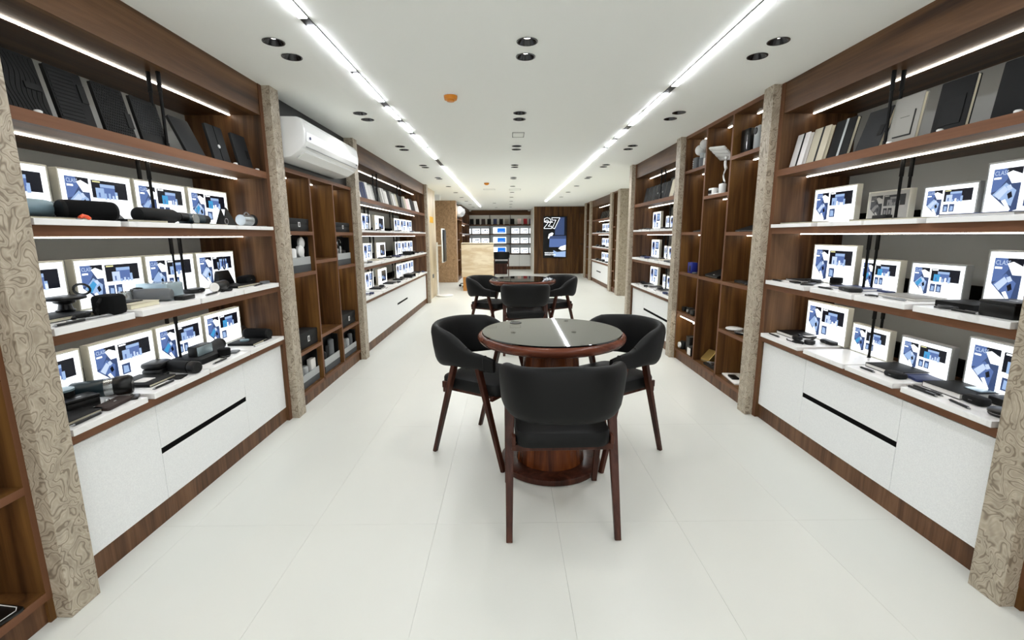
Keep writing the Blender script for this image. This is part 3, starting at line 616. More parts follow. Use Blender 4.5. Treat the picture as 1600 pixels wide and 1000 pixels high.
def slab(s, y0, y1, tier, label, d0=1.668, d1=2.0, group='white display slabs', ins=0):
    h = ZB[tier]-ZT[tier]
    o = bxs(MB(), s, d0, d1, y0, y1, ZT[tier], ZB[tier]).build('display_slab', 'board_marble', None, False, .0015); return tag(o, label, 'display slab', group)
posn = ['nearest', 'second', 'third', 'farthest']
for tier in (3, 2, 1):
    for k, (a, b) in enumerate(((1.575, 1.925), (1.965, 2.345), (2.358, 2.735), (2.748, 3.163))):
        slab(-1, a, b, tier, 'white display slab, %s on the %s tier of the nearest left bay' % (posn[k], TN[tier]), group='slabs in the nearest left bay')
    for k, (a, b) in enumerate(((1.555, 1.93), (1.967, 2.342), (2.358, 2.725), (2.745, 3.120))):
        light_board(LOC(-1, 1.945, (a+b)/2, ZB[tier]), (0, 0, RZ(-1)), b-a, .218, 'lit picture board, %s on the %s tier of the nearest left bay' % (posn[k], TN[tier]), 'lit boards in the nearest left bay', seed=k*3+tier)
RS = {1: [(1.597, 1.972, .235), (2.037, 2.317, .165), (2.385, 2.66, .168), (2.705, 3.088, .242)],
      2: [(1.575, 1.953, .24), (2.037, 2.322, .17), (2.385, 2.66, .172), (2.70, 3.084, .242)],
      3: [(1.64, 2.02, .225), (2.043, 2.314, .158), (2.39, 2.667, .163), (2.76, 3.14, .222)]}
for tier in (3, 2, 1):
    for k, (a, b) in enumerate(((1.585, 1.985), (2.03, 2.335), (2.352, 2.685), (2.74, 3.160))):
        slab(1, a, b, tier, 'white display slab, %s on the %s tier of the nearest right bay' % (posn[k], TN[tier]), group='slabs in the nearest right bay')
    for k, (a, b, h) in enumerate(RS[tier]):
        lit = not (tier == 3 and k == 2)
        light_board(LOC(1, 1.945, (a+b)/2, ZB[tier]), (0, 0, RZ(1)), b-a, h, ('lit picture board, %s on the %s tier of the nearest right bay' if lit else 'unlit grey picture board, %s-nearest on the %s tier of the right bay') % (posn[k], TN[tier]), 'boards in the nearest right bay', seed=30+k*3+tier, lit=lit, frame='frame_cream' if k in (2, 3) else 'band_silver')
# boards of the second bays
for tier in (3, 2, 1):
    for k, (a, b, kd) in enumerate(((5.0, 5.75, 0), (5.80, 6.42, 1), (6.46, 7.1, 2), (7.14, 7.55, 0), (7.58, 8.1, 3), (8.14, 8.55, 3), (8.58, 9.0, 3))):
        slab(-1, a, b, tier, 'white slab %s along the %s tier of the long left bay' % (['first', 'second', 'third', 'fourth', 'fifth', 'sixth', 'seventh'][k], TN[tier]), group='slabs in the long left bay')
    for k, (a, b, kd) in enumerate(((5.92, 6.30, 'portrait'), (6.52, 7.0, 'dark'), (7.61, 8.03, 'portrait'), (8.07, 8.51, 'portrait'), (8.55, 8.99, 'portrait'))):
        light_board(LOC(-1, 1.945, (a+b)/2, ZB[tier]), (0, 0, RZ(-1)), b-a, .222, 'lit board, %s along the %s tier of the long left bay' % (['first', 'second', 'third', 'fourth', 'fifth'][k], TN[tier]), 'lit boards in the long left bay', kind=kd, seed=3)
    for k, (a, b) in enumerate(((5.0, 5.45), (5.48, 5.85), (5.88, 6.2), (6.23, 6.63))):
        slab(1, a, b, tier, 'white slab %s along the %s tier of the second right bay' % (posn[k], TN[tier]), group='slabs in the second right bay')
    for k, (a, b, h) in enumerate(((5.3, 5.6, .165), (5.64, 5.895, .168), (5.915, 6.055, .172), (6.26, 6.60, .245))):
        light_board(LOC(1, 1.945, (a+b)/2, ZB[tier]), (0, 0, RZ(1)), b-a, h, 'lit board, %s on the %s tier of the second right bay' % (posn[k], TN[tier]), 'lit boards in the second right bay', kind='portrait', seed=5)
# ---------------------------------------------------------------- merchandise builders (local -y faces the aisle, x runs along the shelf)
def notebook(loc, rz, w, l, h, cover, label, group=None, tilt=0, band=None, page='paper_cream', extra=None, cat='notebook', loop=False):
    """w along x, l along y, thickness h; lying flat, or leaning (tilt) when stood on its long edge"""
    t = thing('notebook', label, cat, loc, (0, 0, rz), group); M = Matrix()
    if tilt: M = Matrix.Rotation(-tilt, 4, 'X') @ Matrix.Translation((0, 0, l/2)) @ Matrix.Rotation(PI/2, 4, 'X') @ Matrix.Translation((0, 0, -h/2))
    c = min(.0025, h*.2); m = MB(); m.M = M
    m.M = M @ Matrix.Translation((0, 0, 0)); m.rbox(w, l, c, .006, .0006); m.M = M @ Matrix.Translation((0, 0, h-c)); m.rbox(w, l, c, .006, .0006); m.M = M; m.box(-w/2, -w/2+c, -l/2+.004, l/2-.004, c*.5, h-c*.5)
    m.build('cover', cover, t, world=False)
    m = MB(); m.M = M; m.box(-w/2+c, w/2-.004, -l/2+.004, l/2-.004, c, h-c); m.build('pages', page, t, False, world=False)
    if band:
        m = MB(); m.M = M; x = w*(.05 if tilt else .28); q = .0085 if tilt else .004; m.box(x-q, x+q, -l/2-.0008, l/2+.0008, -.0006, h+.0008); m.build('elastic_band', band, t, False, world=False)
    if extra: extra(t, M, w, l, h)
    return t
def pen(loc, rz, L, body, label, group=None, tip='metal_grey'):
    t = thing('pen', label, 'pen', loc, (0, 0, rz), group); r = .0052
    MB().cyl((-L/2+.012, 0, r), (L/2-.01, 0, r), r, r, 12).build('barrel', body, t, world=False)
    MB().cyl((-L/2, 0, r), (-L/2+.012, 0, r), .0012, r*.95, 12).build('tip', tip, t, world=False); MB().cyl((L/2-.01, 0, r), (L/2, 0, r), r*.8, r*.5, 12).build('end_button', tip, t, world=False)
    m = MB(); m.box(L/2-.055, L/2-.008, -.002, .002, 2*r, 2*r+.0016); m.build('clip', tip, t, False, world=False); return t
def block(name, loc, rz, w, l, h, mt, label, cat, group=None, r=.006, e=.003, lid=0, lidmat=None, mark=None, taper=0):
    t = thing(name, label, cat, loc, (0, 0, rz), group)
    if lid:
        m = MB(); m.rbox(w-.003, l-.003, h-lid, r, e, taper=taper); m.build('base', mt, t, world=False)
        m = MB(); m.rbox(w, l, lid, r, e, c=(0, 0, h-lid)); m.build('lid', lidmat or mt, t, world=False)
    else:
        m = MB(); m.rbox(w, l, h, r, e, taper=taper); m.build('body', mt, t, world=False)
    if mark: m = MB(); m.box(mark[0]-mark[2]/2, mark[0]+mark[2]/2, -l/2-.0006, -l/2+.001, mark[1]-mark[3]/2, mark[1]+mark[3]/2) if mark[4] == 'f' else m.box(mark[0]-mark[2]/2, mark[0]+mark[2]/2, mark[1]-mark[3]/2, mark[1]+mark[3]/2, h-.001, h+.0006); m.build('emblem', 'emblem_silver', t, False, world=False)
    return t
def lying(name, loc, rz, parts, label, cat, group=None, n=28, r0=None):
    """turned pieces along local x, lying on their side; parts: (part name, material, [(x, r) ...])"""
    t = thing(name, label, cat, loc, (0, 0, rz), group); R = r0 or max(r for p in parts for _, r in p[2])
    for pn, mt, prof in parts:
        m = MB(); m.M = Matrix.Translation((0, 0, R)) @ Matrix.Rotation(PI/2, 4, 'Y'); m.lathe(prof, n=n); m.build(pn, mt, t, world=False)
    return t
def upright(name, loc, rz, parts, label, cat, group=None, n=28):
    t = thing(name, label, cat, loc, (0, 0, rz), group)
    for pn, mt, prof in parts: m = MB(); m.lathe(prof, n=n); m.build(pn, mt, t, world=False)
    return t
def barrel_speaker(loc, rz, L, R, label, cloth='fabric_black', endm='rubber_black', loop=True, group=None):
    h = L/2; t = lying('portable_speaker', loc, rz, [('grille', cloth, [(-h+.012, R*.97), (-h+.03, R), (h-.03, R), (h-.012, R*.97)]),
        ('end_cap', endm, [(-h, R*.72), (-h, R*.86), (-h+.006, R*.95), (-h+.012, R*.97)]), ('end_cap', endm, [(h-.012, R*.97), (h-.006, R*.95), (h, R*.86), (h, R*.72)]),
        ('end_disc', 'plastic_dark', [(-h+.002, R*.72), (-h+.004, R*.70)]), ('end_disc', 'plastic_dark', [(h-.004, R*.70), (h-.002, R*.72)])], label, 'speaker', group)
    if loop: MB().tube([(h-.02+.03*math.sin(a), -.006+.01*a, R*2-.006+.022*math.sin(a*1.2)) for a in [q*.28 for q in range(10)]], .0022).build('wrist_loop', 'rubber_black', t, world=False)
    return t
def pouch(loc, rz, w, l, h, mt, label, cat='pouch', group=None, zipm='metal_grey'):
    t = thing('pouch', label, cat, loc, (0, 0, rz), group); m = MB(); m.rbox(w, l, h, min(w, l)*.28, h*.35); m.build('shell', mt, t, world=False)
    m = MB(); m.tube([(w/2*.94*math.cos(a), l/2*.98*math.sin(a), h*.5) for a in [q*PI/10+PI for q in range(11)]], .0018, 5); m.build('zip', zipm, t, world=False); return t
def coil(loc, rz, R, r, turns, mt, label, cat='cable', group=None):
    t = thing('cable', label, cat, loc, (0, 0, rz), group); N = int(turns*18)
    MB().tube([(R*(1+.08*math.sin(q*.7))*math.cos(q*2*PI/18), R*.6*(1+.1*math.cos(q))*math.sin(q*2*PI/18), r+r*2*(q/N)*turns*.4) for q in range(N)], r, 6).build('cord', mt, t, world=False)
    m = MB(); m.box(-R-.02, -R, -.006, .006, 0, .006); m.build('plug', mt, t, False, world=False); return t
L_, R_ = -1, 1
def P(s, d, y, tier, z=0): return LOC(s, d, y, (ZB[tier] if tier < 4 else ZT[4])+z)
# ======== upper tier, nearest left bay (seen edge-on)
A = 'small goods on the upper tier of the nearest left bay'
notebook(P(-1, 1.80, 1.74, 3), RZ(-1), .24, .16, .010, 'cover_black', 'thin black notebook under the blue-grey bottle', A)
lying('bottle', P(-1, 1.86, 1.765, 3, .010), RZ(-1, .12), [('body', 'blue_grey', [(-.105, .022), (-.10, .030), (-.085, .034), (.05, .034), (.07, .032)]), ('cap', 'teal_coat', [(.07, .030), (.10, .030), (.105, .026)])], 'blue-grey bottle lying on a notebook, upper left shelf end', 'bottle', A)
coil(P(-1, 1.74, 1.70, 3, .0), RZ(-1), .02, .0025, 2, 'steel', 'small silver key loop beside the blue-grey bottle', 'key ring')
t = thing('keychain', 'orange silicone keychain in front of the big black barrel speaker', 'keychain', P(-1, 1.70, 1.80, 3), (0, 0, RZ(-1)))
MB().tube([(-.02, 0, .008), (-.005, 0, .016), (.012, 0, .012), (.02, 0, .006)], .007).build('strap', 'orange', t, world=False); MB().tube([(-.022+.01*math.cos(a), .01*math.sin(a), .004) for a in [q*PI/6 for q in range(12)]], .0016, 5, True).build('ring', 'steel', t, world=False)
barrel_speaker(P(-1, 1.775, 1.905, 3), RZ(-1, -.38), .185, .040, 'large black barrel speaker, fattest item on the upper tier of the left bay', loop=False)
t = block('phone_stand', P(-1, 1.85, 2.08, 3), RZ(-1), .12, .09, .055, 'smoke_grey', 'dark grey tapered desk stand between the black speaker and the black bottle', 'stand', A, taper=.028)
notebook(P(-1, 1.78, 2.13, 3), RZ(-1), .24, .15, .012, 'cover_black', 'black notebook under the grey tapered stand', A)
lying('bottle', P(-1, 1.765, 2.30, 3, .002), RZ(-1), [('body', 'rubber_black', [(-.165, .018), (-.160, .030), (-.145, .034), (.055, .034), (.095, .022), (.10, .020)]), ('cap', 'plastic_black', [(.10, .023), (.155, .023), (.16, .019)])], 'long matte black bottle lying on the upper left shelf', 'bottle', A)
t = thing('medallion', 'round silver medallion keyring leaning between two black bottles', 'keychain', P(-1, 1.735, 2.49, 3), (0, 0, RZ(-1)))
m = MB(); m.M = Matrix.Translation((0, 0, .026)); m.cyl((0, -.003, 0), (0, .003, 0), .026, n=24); m.build('disc', 'steel', t, world=False)
MB().tube([(.020*math.cos(a), 0, .070+.020*math.sin(a)) for a in [q*PI/10 for q in range(20)]], .0014, 5, True).build('ring', 'steel', t, world=False)
lying('flask', P(-1, 1.82, 2.61, 3), RZ(-1), [('body', 'teal_coat', [(-.10, .022), (-.095, .030), (.03, .031), (.05, .029)]), ('lid', 'plastic_black', [(.05, .026), (.10, .026), (.105, .02)])], 'dark blue flask lying beside the round medallion', 'flask', A)
notebook(P(-1, 1.76, 2.56, 3), RZ(-1), .30, .13, .006, 'cover_charcoal', 'thin charcoal folder beneath the dark blue flask', A)
t = thing('phone_stand', 'black triangular folding stand with rings, upper tier of the left bay', 'stand', P(-1, 1.76, 2.83, 3), (0, 0, RZ(-1)))
m = MB(); m.M = Matrix.Rotation(PI/2, 4, 'X'); m.prism([(-.07, 0), (.07, 0), (-.03, .105)], .006); m.build('front_leaf', 'plastic_black', t, world=False)
m = MB(); m.M = Matrix.Translation((0, .05, 0)) @ Matrix.Rotation(PI/2+.2, 4, 'X'); m.prism([(-.06, 0), (.06, 0), (-.03, .10)], .006); m.build('rear_leaf', 'plastic_black', t, world=False)
MB().tube([(-.05+.016*math.cos(a), -.012, .025+.016*math.sin(a)) for a in [q*PI/8 for q in range(16)]], .0022, 5, True).build('ring', 'metal_grey', t, world=False)
lying('mug', P(-1, 1.765, 3.02, 3), RZ(-1, -.1), [('body', 'steel', [(-.055, .034), (.035, .036)]), ('base', 'rubber_black', [(.035, .038), (.06, .038), (.065, .030)])], 'steel mug with a black rubber base lying near the end of the upper left tier', 'mug')
t2_ = bpy.data.objects.get('mug'); MB().tube([(-.035+.05*u, -.012, .036+.036+.014*math.sin(PI*u)) for u in [q/8 for q in range(9)]], .004).build('handle', 'metal_grey', t2_, world=False)
block('card_case', P(-1, 1.73, 3.125, 3), RZ(-1), .06, .05, .006, 'plastic_black', 'flat black card case beside the steel mug', 'case', A)
# ======== middle tier, nearest left bay
A = 'small goods on the middle tier of the nearest left bay'
notebook(P(-1, 1.86, 1.76, 2), RZ(-1), .22, .165, .016, 'cover_dark_grey', 'dark grey notebook under the black charging stand', A, extra=None)
t = thing('charging_stand', 'black round charging stand with a looped handle on the dark grey notebook', 'charger', P(-1, 1.89, 1.86, 2, .016), (0, 0, RZ(-1)))
MB().lathe([(0, .030), (.006, .032), (.010, .024), (.03, .020), (.036, .034), (.046, .036)]).build('base', 'plastic_black', t, world=False)
MB().lathe([(.046, .055), (.050, .070), (.058, .070), (.062, .060)]).build('plate', 'plastic_dark', t, world=False)
MB().tube([(.085, .035*math.cos(a), .058+.022+.022*math.sin(a)) for a in [q*PI/9 for q in range(18)]], .005, 8, True).build('loop', 'plastic_black', t, world=False)
block('gift_box', P(-1, 1.95, 1.70, 2), RZ(-1), .08, .05, .062, 'silver_blue', 'pale blue box behind the black charging stand', 'box', A)
t = block('cube_speaker', P(-1, 1.725, 1.875, 2), RZ(-1), .098, .085, .082, 'fabric_black', 'black cube speaker with a side strap, front of the middle tier', 'speaker', r=.024, e=.014)
MB().tube([(-.045, -.01, .070), (-.062, -.01, .055), (-.070, -.01, .03), (-.075, -.012, .006), (-.12, -.02, .005)], .006).build('strap', 'rubber_black', t, world=False)
t = thing('lanyard', 'black fabric lanyard snaking beside the cube speaker', 'lanyard', P(-1, 1.755, 1.79, 2), (0, 0, RZ(-1)))
MB().tube([(-.07, -.02, .006), (-.04, 0, .012), (0, -.012, .01), (.03, .01, .012), (.05, .03, .010)], .008).build('strap', 'rubber_black', t, world=False); MB().tube([(-.085+.014*math.cos(a), -.025+.008*math.sin(a), .004) for a in [q*PI/6 for q in range(12)]], .0022, 5, True).build('hook', 'metal_grey', t, world=False)
pen(P(-1, 1.695, 1.665, 2), RZ(-1, .05), .14, 'plastic_black', 'black pen at the nearer end of the middle left tier', A)
pen(P(-1, 1.70, 1.79, 2), RZ(-1, -.1), .13, 'metal_grey', 'grey pen in front of the black lanyard', A)
notebook(P(-1, 1.80, 2.08, 2), RZ(-1), .17, .13, .022, 'cover_beige', 'thick beige notebook beside the cube speaker', A, page='paper_cream')
block('wallet', P(-1, 1.83, 2.07, 2, .022), RZ(-1), .12, .09, .004, 'cover_black', 'thin black folder lying on the beige notebook', 'wallet', A)
upright('glass_mug', P(-1, 1.93, 2.20, 2), 0, [('bowl', 'steel', [(0, .018), (.01, .03), (.035, .036), (.055, .030)]), ('rim', 'chrome', [(.055, .031), (.060, .031), (.060, .026)])], 'round polished steel tumbler behind the grey flask', 'tumbler', A)
upright('tumbler', P(-1, 1.93, 2.29, 2), 0, [('body', 'plastic_black', [(0, .024), (.05, .030)]), ('lid', 'plastic_dark', [(.05, .026), (.058, .034), (.066, .034), (.068, .02)])], 'small black tumbler with a flat lid on the middle left tier', 'tumbler', A)
lying('flask', P(-1, 1.84, 2.255, 2), RZ(-1, PI/2+.25), [('body', 'plastic_grey', [(-.085, .024), (-.075, .030), (.05, .031)]), ('collar', 'smoke_grey', [(.05, .029), (.07, .029)]), ('end_cap', 'plastic_black', [(.07, .031), (.082, .033), (.088, .026)])], 'grey cylindrical flask pointing at the aisle, middle left tier', 'flask', A)
t = block('radio', P(-1, 1.86, 2.335, 2), RZ(-1), .115, .16, .085, 'silver_blue', 'pale blue box radio with little knobs, middle left tier', 'radio', A, r=.006)
for k in range(4): MB().lathe([(.085, .0055), (.090, .005)], (-.04+.02*k, -.05, 0), 10).build('knob', 'metal_grey', t, world=False)
m = MB(); m.box(.056, .0590, -.078, .078, .003, .082); m.build('side_cover', 'plastic_black', t, False, world=False)
block('power_bank', P(-1, 1.735, 2.33, 2), RZ(-1, .06), .095, .05, .022, 'plastic_black', 'small black power bank in front of the pale blue radio', 'power bank', A)
block('gift_box', P(-1, 1.92, 2.62, 2), RZ(-1), .16, .08, .022, 'silver_blue', 'flat pale blue box behind the black white-ended speaker', 'box', A)
pouch(P(-1, 1.87, 2.60, 2), RZ(-1), .12, .07, .026, 'plastic_dark', 'black earphone pouch on the middle left tier', group=A)
lying('speaker', P(-1, 1.79, 2.71, 2), RZ(-1, .25), [('body', 'plastic_dark', [(-.085, .026), (-.08, .028), (.085, .028), (.092, .022)]), ('end_disc', 'paper_white', [(-.089, .022), (-.085, .026)])], 'black cylinder with a white end, middle left tier', 'speaker', A)
pen(P(-1, 1.72, 2.52, 2), RZ(-1, .15), .14, 'plastic_black', 'black pen in front of the white-ended cylinder', A)
coil(P(-1, 1.73, 2.68, 2), RZ(-1), .035, .0035, 3, 'rubber_black', 'coiled black cable at the front of the middle left tier', group=A)
notebook(P(-1, 1.82, 2.93, 2), RZ(-1), .22, .15, .014, 'cover_charcoal', 'charcoal notebook under the black stand with ears', A)
t = block('organizer', P(-1, 1.92, 2.96, 2, .014), RZ(-1), .16, .06, .085, 'plastic_dark', 'black wedge-shaped desk organiser with two loops, middle left tier', 'organiser', A, taper=.02)
for q in (-.03, .03): MB().tube([(q+.012*math.cos(a), 0, .095+.035+.040*math.sin(a)) for a in [k*PI/9 for k in range(18)]], .0032, 6, True).build('loop', 'plastic_black', t, world=False)
pouch(P(-1, 1.84, 3.08, 2), RZ(-1, .1), .15, .07, .058, 'fabric_black', 'black rolled pouch near the far end of the middle left tier', group=A)
block('power_bank', P(-1, 1.73, 3.10, 2), RZ(-1), .075, .035, .018, 'plastic_grey', 'small grey block at the far end of the middle left tier', 'power bank', A)
pen(P(-1, 1.71, 2.98, 2), RZ(-1, .1), .13, 'plastic_black', 'black pen beside the charcoal notebook, middle left tier', A)
# ======== lowest tier, nearest left bay
A = 'small goods on the lowest tier of the nearest left bay'
upright('tumbler', P(-1, 1.91, 1.80, 1), 0, [('body', 'rubber_black', [(0, .036), (.07, .040)]), ('rim', 'blue_grey', [(.07, .041), (.078, .041), (.078, .034)])], 'black tumbler with a blue-grey rim at the nearer end of the lowest left tier', 'tumbler', A)
block('gift_box', P(-1, 1.84, 1.79, 1), RZ(-1, -.3), .12, .075, .050, 'plastic_black', 'small lidded black box in front of the steel-banded flask', 'box', A, lid=.014, mark=(0, -.005, .02, .008, 't'))
lying('flask', P(-1, 1.865, 1.915, 1), RZ(-1, -1.0), [('body', 'teal_coat', [(-.10, .024), (-.095, .034), (-.08, .038), (.022, .038)]), ('band', 'steel', [(.022, .0385), (.052, .0385)]), ('head', 'plastic_black', [(.052, .037), (.062, .042), (.105, .043), (.116, .036)])], 'dark flask with a steel band and black head, lowest left tier', 'flask', A)
t = thing('key_ring', 'black key fob with a steel ring beside the small black box', 'key ring', P(-1, 1.755, 1.83, 1), (0, 0, RZ(-1)))
MB().tube([(.012*math.cos(a), .004, .013+.012*math.sin(a)) for a in [q*PI/8 for q in range(16)]], .002, 5, True).build('ring', 'steel', t, world=False); m = MB(); m.rbox(.03, .02, .006, .005, .002, c=(.024, 0, 0)); m.build('fob', 'plastic_black', t, world=False)
block('wallet', P(-1, 1.735, 1.83, 1), RZ(-1, .1), .15, .07, .014, 'cover_brown', 'black folded wallet with a tiny emblem, in front of the banded flask', 'wallet', A, r=.01, mark=(.01, 0, .012, .005, 't'))
block('wallet', P(-1, 1.715, 1.912, 1), RZ(-1, .5), .06, .035, .010, 'plastic_black', 'tiny black case right of the folded wallet', 'case', A)
notebook(P(-1, 1.79, 1.69, 1), RZ(-1), .16, .145, .014, 'cover_charcoal', 'charcoal notebook at the nearer end of the lowest left tier', A)
pen(P(-1, 1.70, 1.67, 1), RZ(-1, .05), .14, 'plastic_black', 'black pen in front of the charcoal notebook, lowest left tier', A)
notebook(P(-1, 1.845, 2.135, 1), RZ(-1), .17, .19, .014, 'cover_charcoal', 'large charcoal notebook with a small white card on it', A)
block('card', P(-1, 1.83, 2.12, 1, .014), RZ(-1), .07, .06, .002, 'pale_card' if 'pale_card' in MATS else 'paper_white', 'small pale card lying on the large charcoal notebook', 'card', A)
pen(P(-1, 1.71, 2.08, 1), RZ(-1, .0), .14, 'plastic_black', 'black pen in front of the notebook with the card', A)
pen(P(-1, 1.815, 2.245, 1), RZ(-1, .4), .06, 'plastic_black', 'short black pen beside the headphone case', A)
block('headphone_case', P(-1, 1.89, 2.285, 1), RZ(-1, .1), .125, .10, .062, 'plastic_dark', 'black rounded headphone case on the lowest left tier', 'case', A, r=.028, e=.012, lid=.03)
lying('bottle', P(-1, 1.755, 2.29, 1), RZ(-1, 1.35+PI), [('body', 'rubber_black', [(-.085, .026), (-.08, .030), (.035, .031)]), ('collar', 'plastic_black', [(.035, .028), (.042, .028)]), ('cap', 'plastic_dark', [(.042, .031), (.075, .031), (.082, .026)])], 'short black bottle lying beside the headphone case', 'bottle', A)
block('mouse_pad', P(-1, 1.735, 2.205, 1), RZ(-1, .2), .085, .065, .004, 'cover_charcoal', 'small dark coaster in front of the headphone case', 'coaster', A, r=.014, e=.001)
notebook(P(-1, 1.855, 2.52, 1), RZ(-1), .18, .20, .030, 'cover_dark_grey', 'thick dark grey boxed notebook under the silver speaker', A, page='cover_charcoal')
t = block('box_speaker', P(-1, 1.84, 2.545, 1, .030), RZ(-1), .135, .055, .055, 'plastic_dark', 'silver-fronted box speaker on the thick grey notebook', 'speaker', A, r=.012)
m = MB(); m.rbox(.128, .004, .050, .0015, .001, c=(0, -.0285, .002)); m.build('front_grille', 'silver_blue', t, world=False)
lying('bag_roll', P(-1, 1.86, 2.70, 1), RZ(-1, .2), [('body', 'cloth_grey', [(-.10, .022), (-.09, .033), (.06, .034)]), ('end_ring', 'plastic_black', [(.06, .036), (.085, .036), (.088, .024)]), ('end_disc', 'metal_grey', [(.088, .014), (.091, .012)])], 'dark grey camera-like cylinder behind the small puck speaker', 'camera', A)
t = upright('puck_speaker', P(-1, 1.74, 2.60, 1), 0, [('foot', 'plastic_black', [(0, .026), (.004, .030), (.008, .030)]), ('band', 'metal_grey', [(.008, .028), (.011, .028)]), ('body', 'fabric_black', [(.011, .032), (.046, .033), (.050, .029)])], 'small black puck speaker with a thin bright band', 'speaker', A)
block('wallet', P(-1, 1.745, 2.70, 1), RZ(-1, .2), .075, .05, .009, 'plastic_grey', 'grey card wallet beside the puck speaker', 'wallet', A, r=.01)
pen(P(-1, 1.70, 2.49, 1), RZ(-1, .0), .13, 'plastic_black', 'black pen in front of the silver-fronted speaker', A)
notebook(P(-1, 1.80, 2.95, 1), RZ(-1), .17, .17, .014, 'cover_charcoal', 'charcoal notebook near the far end of the lowest left tier', A)
upright('wireless_charger', P(-1, 1.82, 2.95, 1, .014), 0, [('disc', 'blue_grey', [(0, .026), (.008, .027), (.010, .022)])], 'small blue-grey disc charger on the far charcoal notebook', 'charger', A)
barrel_speaker(P(-1, 1.80, 3.075, 1), RZ(-1, 1.45), .175, .036, 'black barrel speaker at the far end of the lowest left tier', group=A)
block('phone', P(-1, 1.735, 3.04, 1), RZ(-1, .0), .10, .05, .008, 'plastic_black', 'black phone in front of the far barrel speaker', 'phone', A, r=.008)
pen(P(-1, 1.695, 2.89, 1), RZ(-1, .0), .13, 'plastic_white', 'white pen in front of the far charcoal notebook', A)
# ======== nearest right bay
A = 'small goods on the upper tier of the nearest right bay'
notebook(P(1, 1.80, 3.02, 3), RZ(1), .26, .16, .012, 'cover_black', 'black notebook at the far end of the upper right tier', A)
block('gift_box', P(1, 1.93, 2.53, 3), RZ(1), .09, .08, .034, 'plastic_black', 'small black box beside the unlit board', 'box', A)
notebook(P(1, 1.80, 2.37, 3), RZ(1), .30, .15, .011, 'cover_black', 'black notebook before the unlit board on the upper right tier', A)
notebook(P(1, 1.80, 2.18, 3, ), RZ(1), .12, .15, .009, 'cover_grey', 'grey notebook between the black one and the blue one', A)
notebook(P(1, 1.80, 1.83, 3), RZ(1), .30, .18, .014, 'cover_blue', 'blue notebook at the nearest end of the upper right tier', A, page='paper_white')
A = 'small goods on the middle tier of the nearest right bay'
notebook(P(1, 1.88, 3.05, 2), RZ(1), .19, .17, .012, 'cover_dark_grey', 'dark grey notebook at the far end of the middle right tier', A, page='paper_white')
pouch(P(1, 1.86, 2.955, 2), RZ(1, .2), .10, .055, .024, 'plastic_dark', 'black mouse-shaped pouch on the middle right tier', group=A)
block('phone', P(1, 1.77, 2.86, 2), RZ(1, -.7), .15, .07, .009, 'plastic_black', 'black phone at the front of the middle right tier', 'phone', A, r=.01)
block('power_bank', P(1, 1.745, 2.955, 2), RZ(1, -.15), .09, .04, .012, 'plastic_black', 'black power bank near the far end of the middle right tier', 'power bank', A, r=.01)
pen(P(1, 1.70, 3.08, 2), RZ(1), .12, 'plastic_black', 'black pen at the far end of the middle right tier', A)
upright('puck_speaker', P(1, 1.90, 2.80, 2), 0, [('foot', 'plastic_black', [(0, .030), (.006, .034), (.010, .034)]), ('neck', 'plastic_dark', [(.010, .029), (.014, .029)]), ('body', 'fabric_black', [(.014, .034), (.044, .034), (.048, .030)])], 'black puck speaker before the lit board, middle right tier', 'speaker', A)
notebook(P(1, 1.87, 2.58, 2), RZ(1), .20, .18, .015, 'cover_navy', 'navy notebook on the middle right tier', A, page='paper_white')
pouch(P(1, 1.765, 2.495, 2), RZ(1, -.2), .14, .07, .024, 'plastic_dark', 'black pouch in front of the navy notebook', group=A)
pen(P(1, 1.715, 2.625, 2), RZ(1), .13, 'plastic_black', 'black pen in front of the navy notebook', A)
block('phone', P(1, 1.93, 2.44, 2), RZ(1), .09, .06, .010, 'cover_navy', 'flat dark phone behind the black pouch on the middle right tier', 'phone', A)
notebook(P(1, 1.87, 2.21, 2), RZ(1), .22, .19, .013, 'cover_grey', 'light grey notebook on the middle right tier', A, page='paper_white')
pen(P(1, 1.735, 2.17, 2), RZ(1), .14, 'metal_grey', 'silver pen before the light grey notebook', A)
coil(P(1, 1.72, 2.28, 2), RZ(1), .025, .003, 2, 'metal_black', 'dark key loop before the light grey notebook', 'key ring', A)
notebook(P(1, 1.83, 1.89, 2), RZ(1), .17, .16, .026, 'cover_black', 'black padded notebook on the middle right tier', A, page='cover_black')
coil(P(1, 1.71, 1.87, 2), RZ(1), .035, .004, 3, 'metal_black', 'tangle of black keyrings before the padded notebook', 'key ring', A)
pen(P(1, 1.70, 1.79, 2), RZ(1), .12, 'plastic_black', 'thin black pen beside the deep black box', A)
block('gift_box', P(1, 1.77, 1.68, 2), RZ(1), .13, .13, .062, 'plastic_black', 'deep black box at the nearest end of the middle right tier', 'box', A, lid=.012, lidmat='plastic_dark', mark=(0, 0, .03, .008, 't'))
t = block('laptop_sleeve', P(1, 1.90, 1.64, 2), RZ(1), .12, .05, .11, 'fabric_black', 'black upright case behind the deep black box', 'case', A, taper=.015)
A = 'small goods on the lowest tier of the nearest right bay'
notebook(P(1, 1.86, 3.065, 1), RZ(1), .17, .18, .022, 'cover_black', 'black notebook at the far end of the lowest right tier', A, page='paper_white')
pen(P(1, 1.705, 3.06, 1), RZ(1), .13, 'plastic_black', 'black pen before the far notebook, lowest right tier', A)
t = thing('headphones', 'folded black headphones with cables on the lowest right tier', 'headphones', P(1, 1.80, 2.87, 1), (0, 0, RZ(1)))
MB().tube([(.06*math.cos(a), .05*math.sin(a), .03+.012*math.sin(2*a)) for a in [q*PI/12-.2 for q in range(15)]], .006).build('headband', 'plastic_black', t, world=False)
for q in (-1, 1): m = MB(); m.M = Matrix.Translation((q*.062, -.015, .0)); m.lathe([(0, .022), (.006, .030), (.024, .030), (.028, .02)]); m.build('ear_cup', 'plastic_dark', t, world=False)
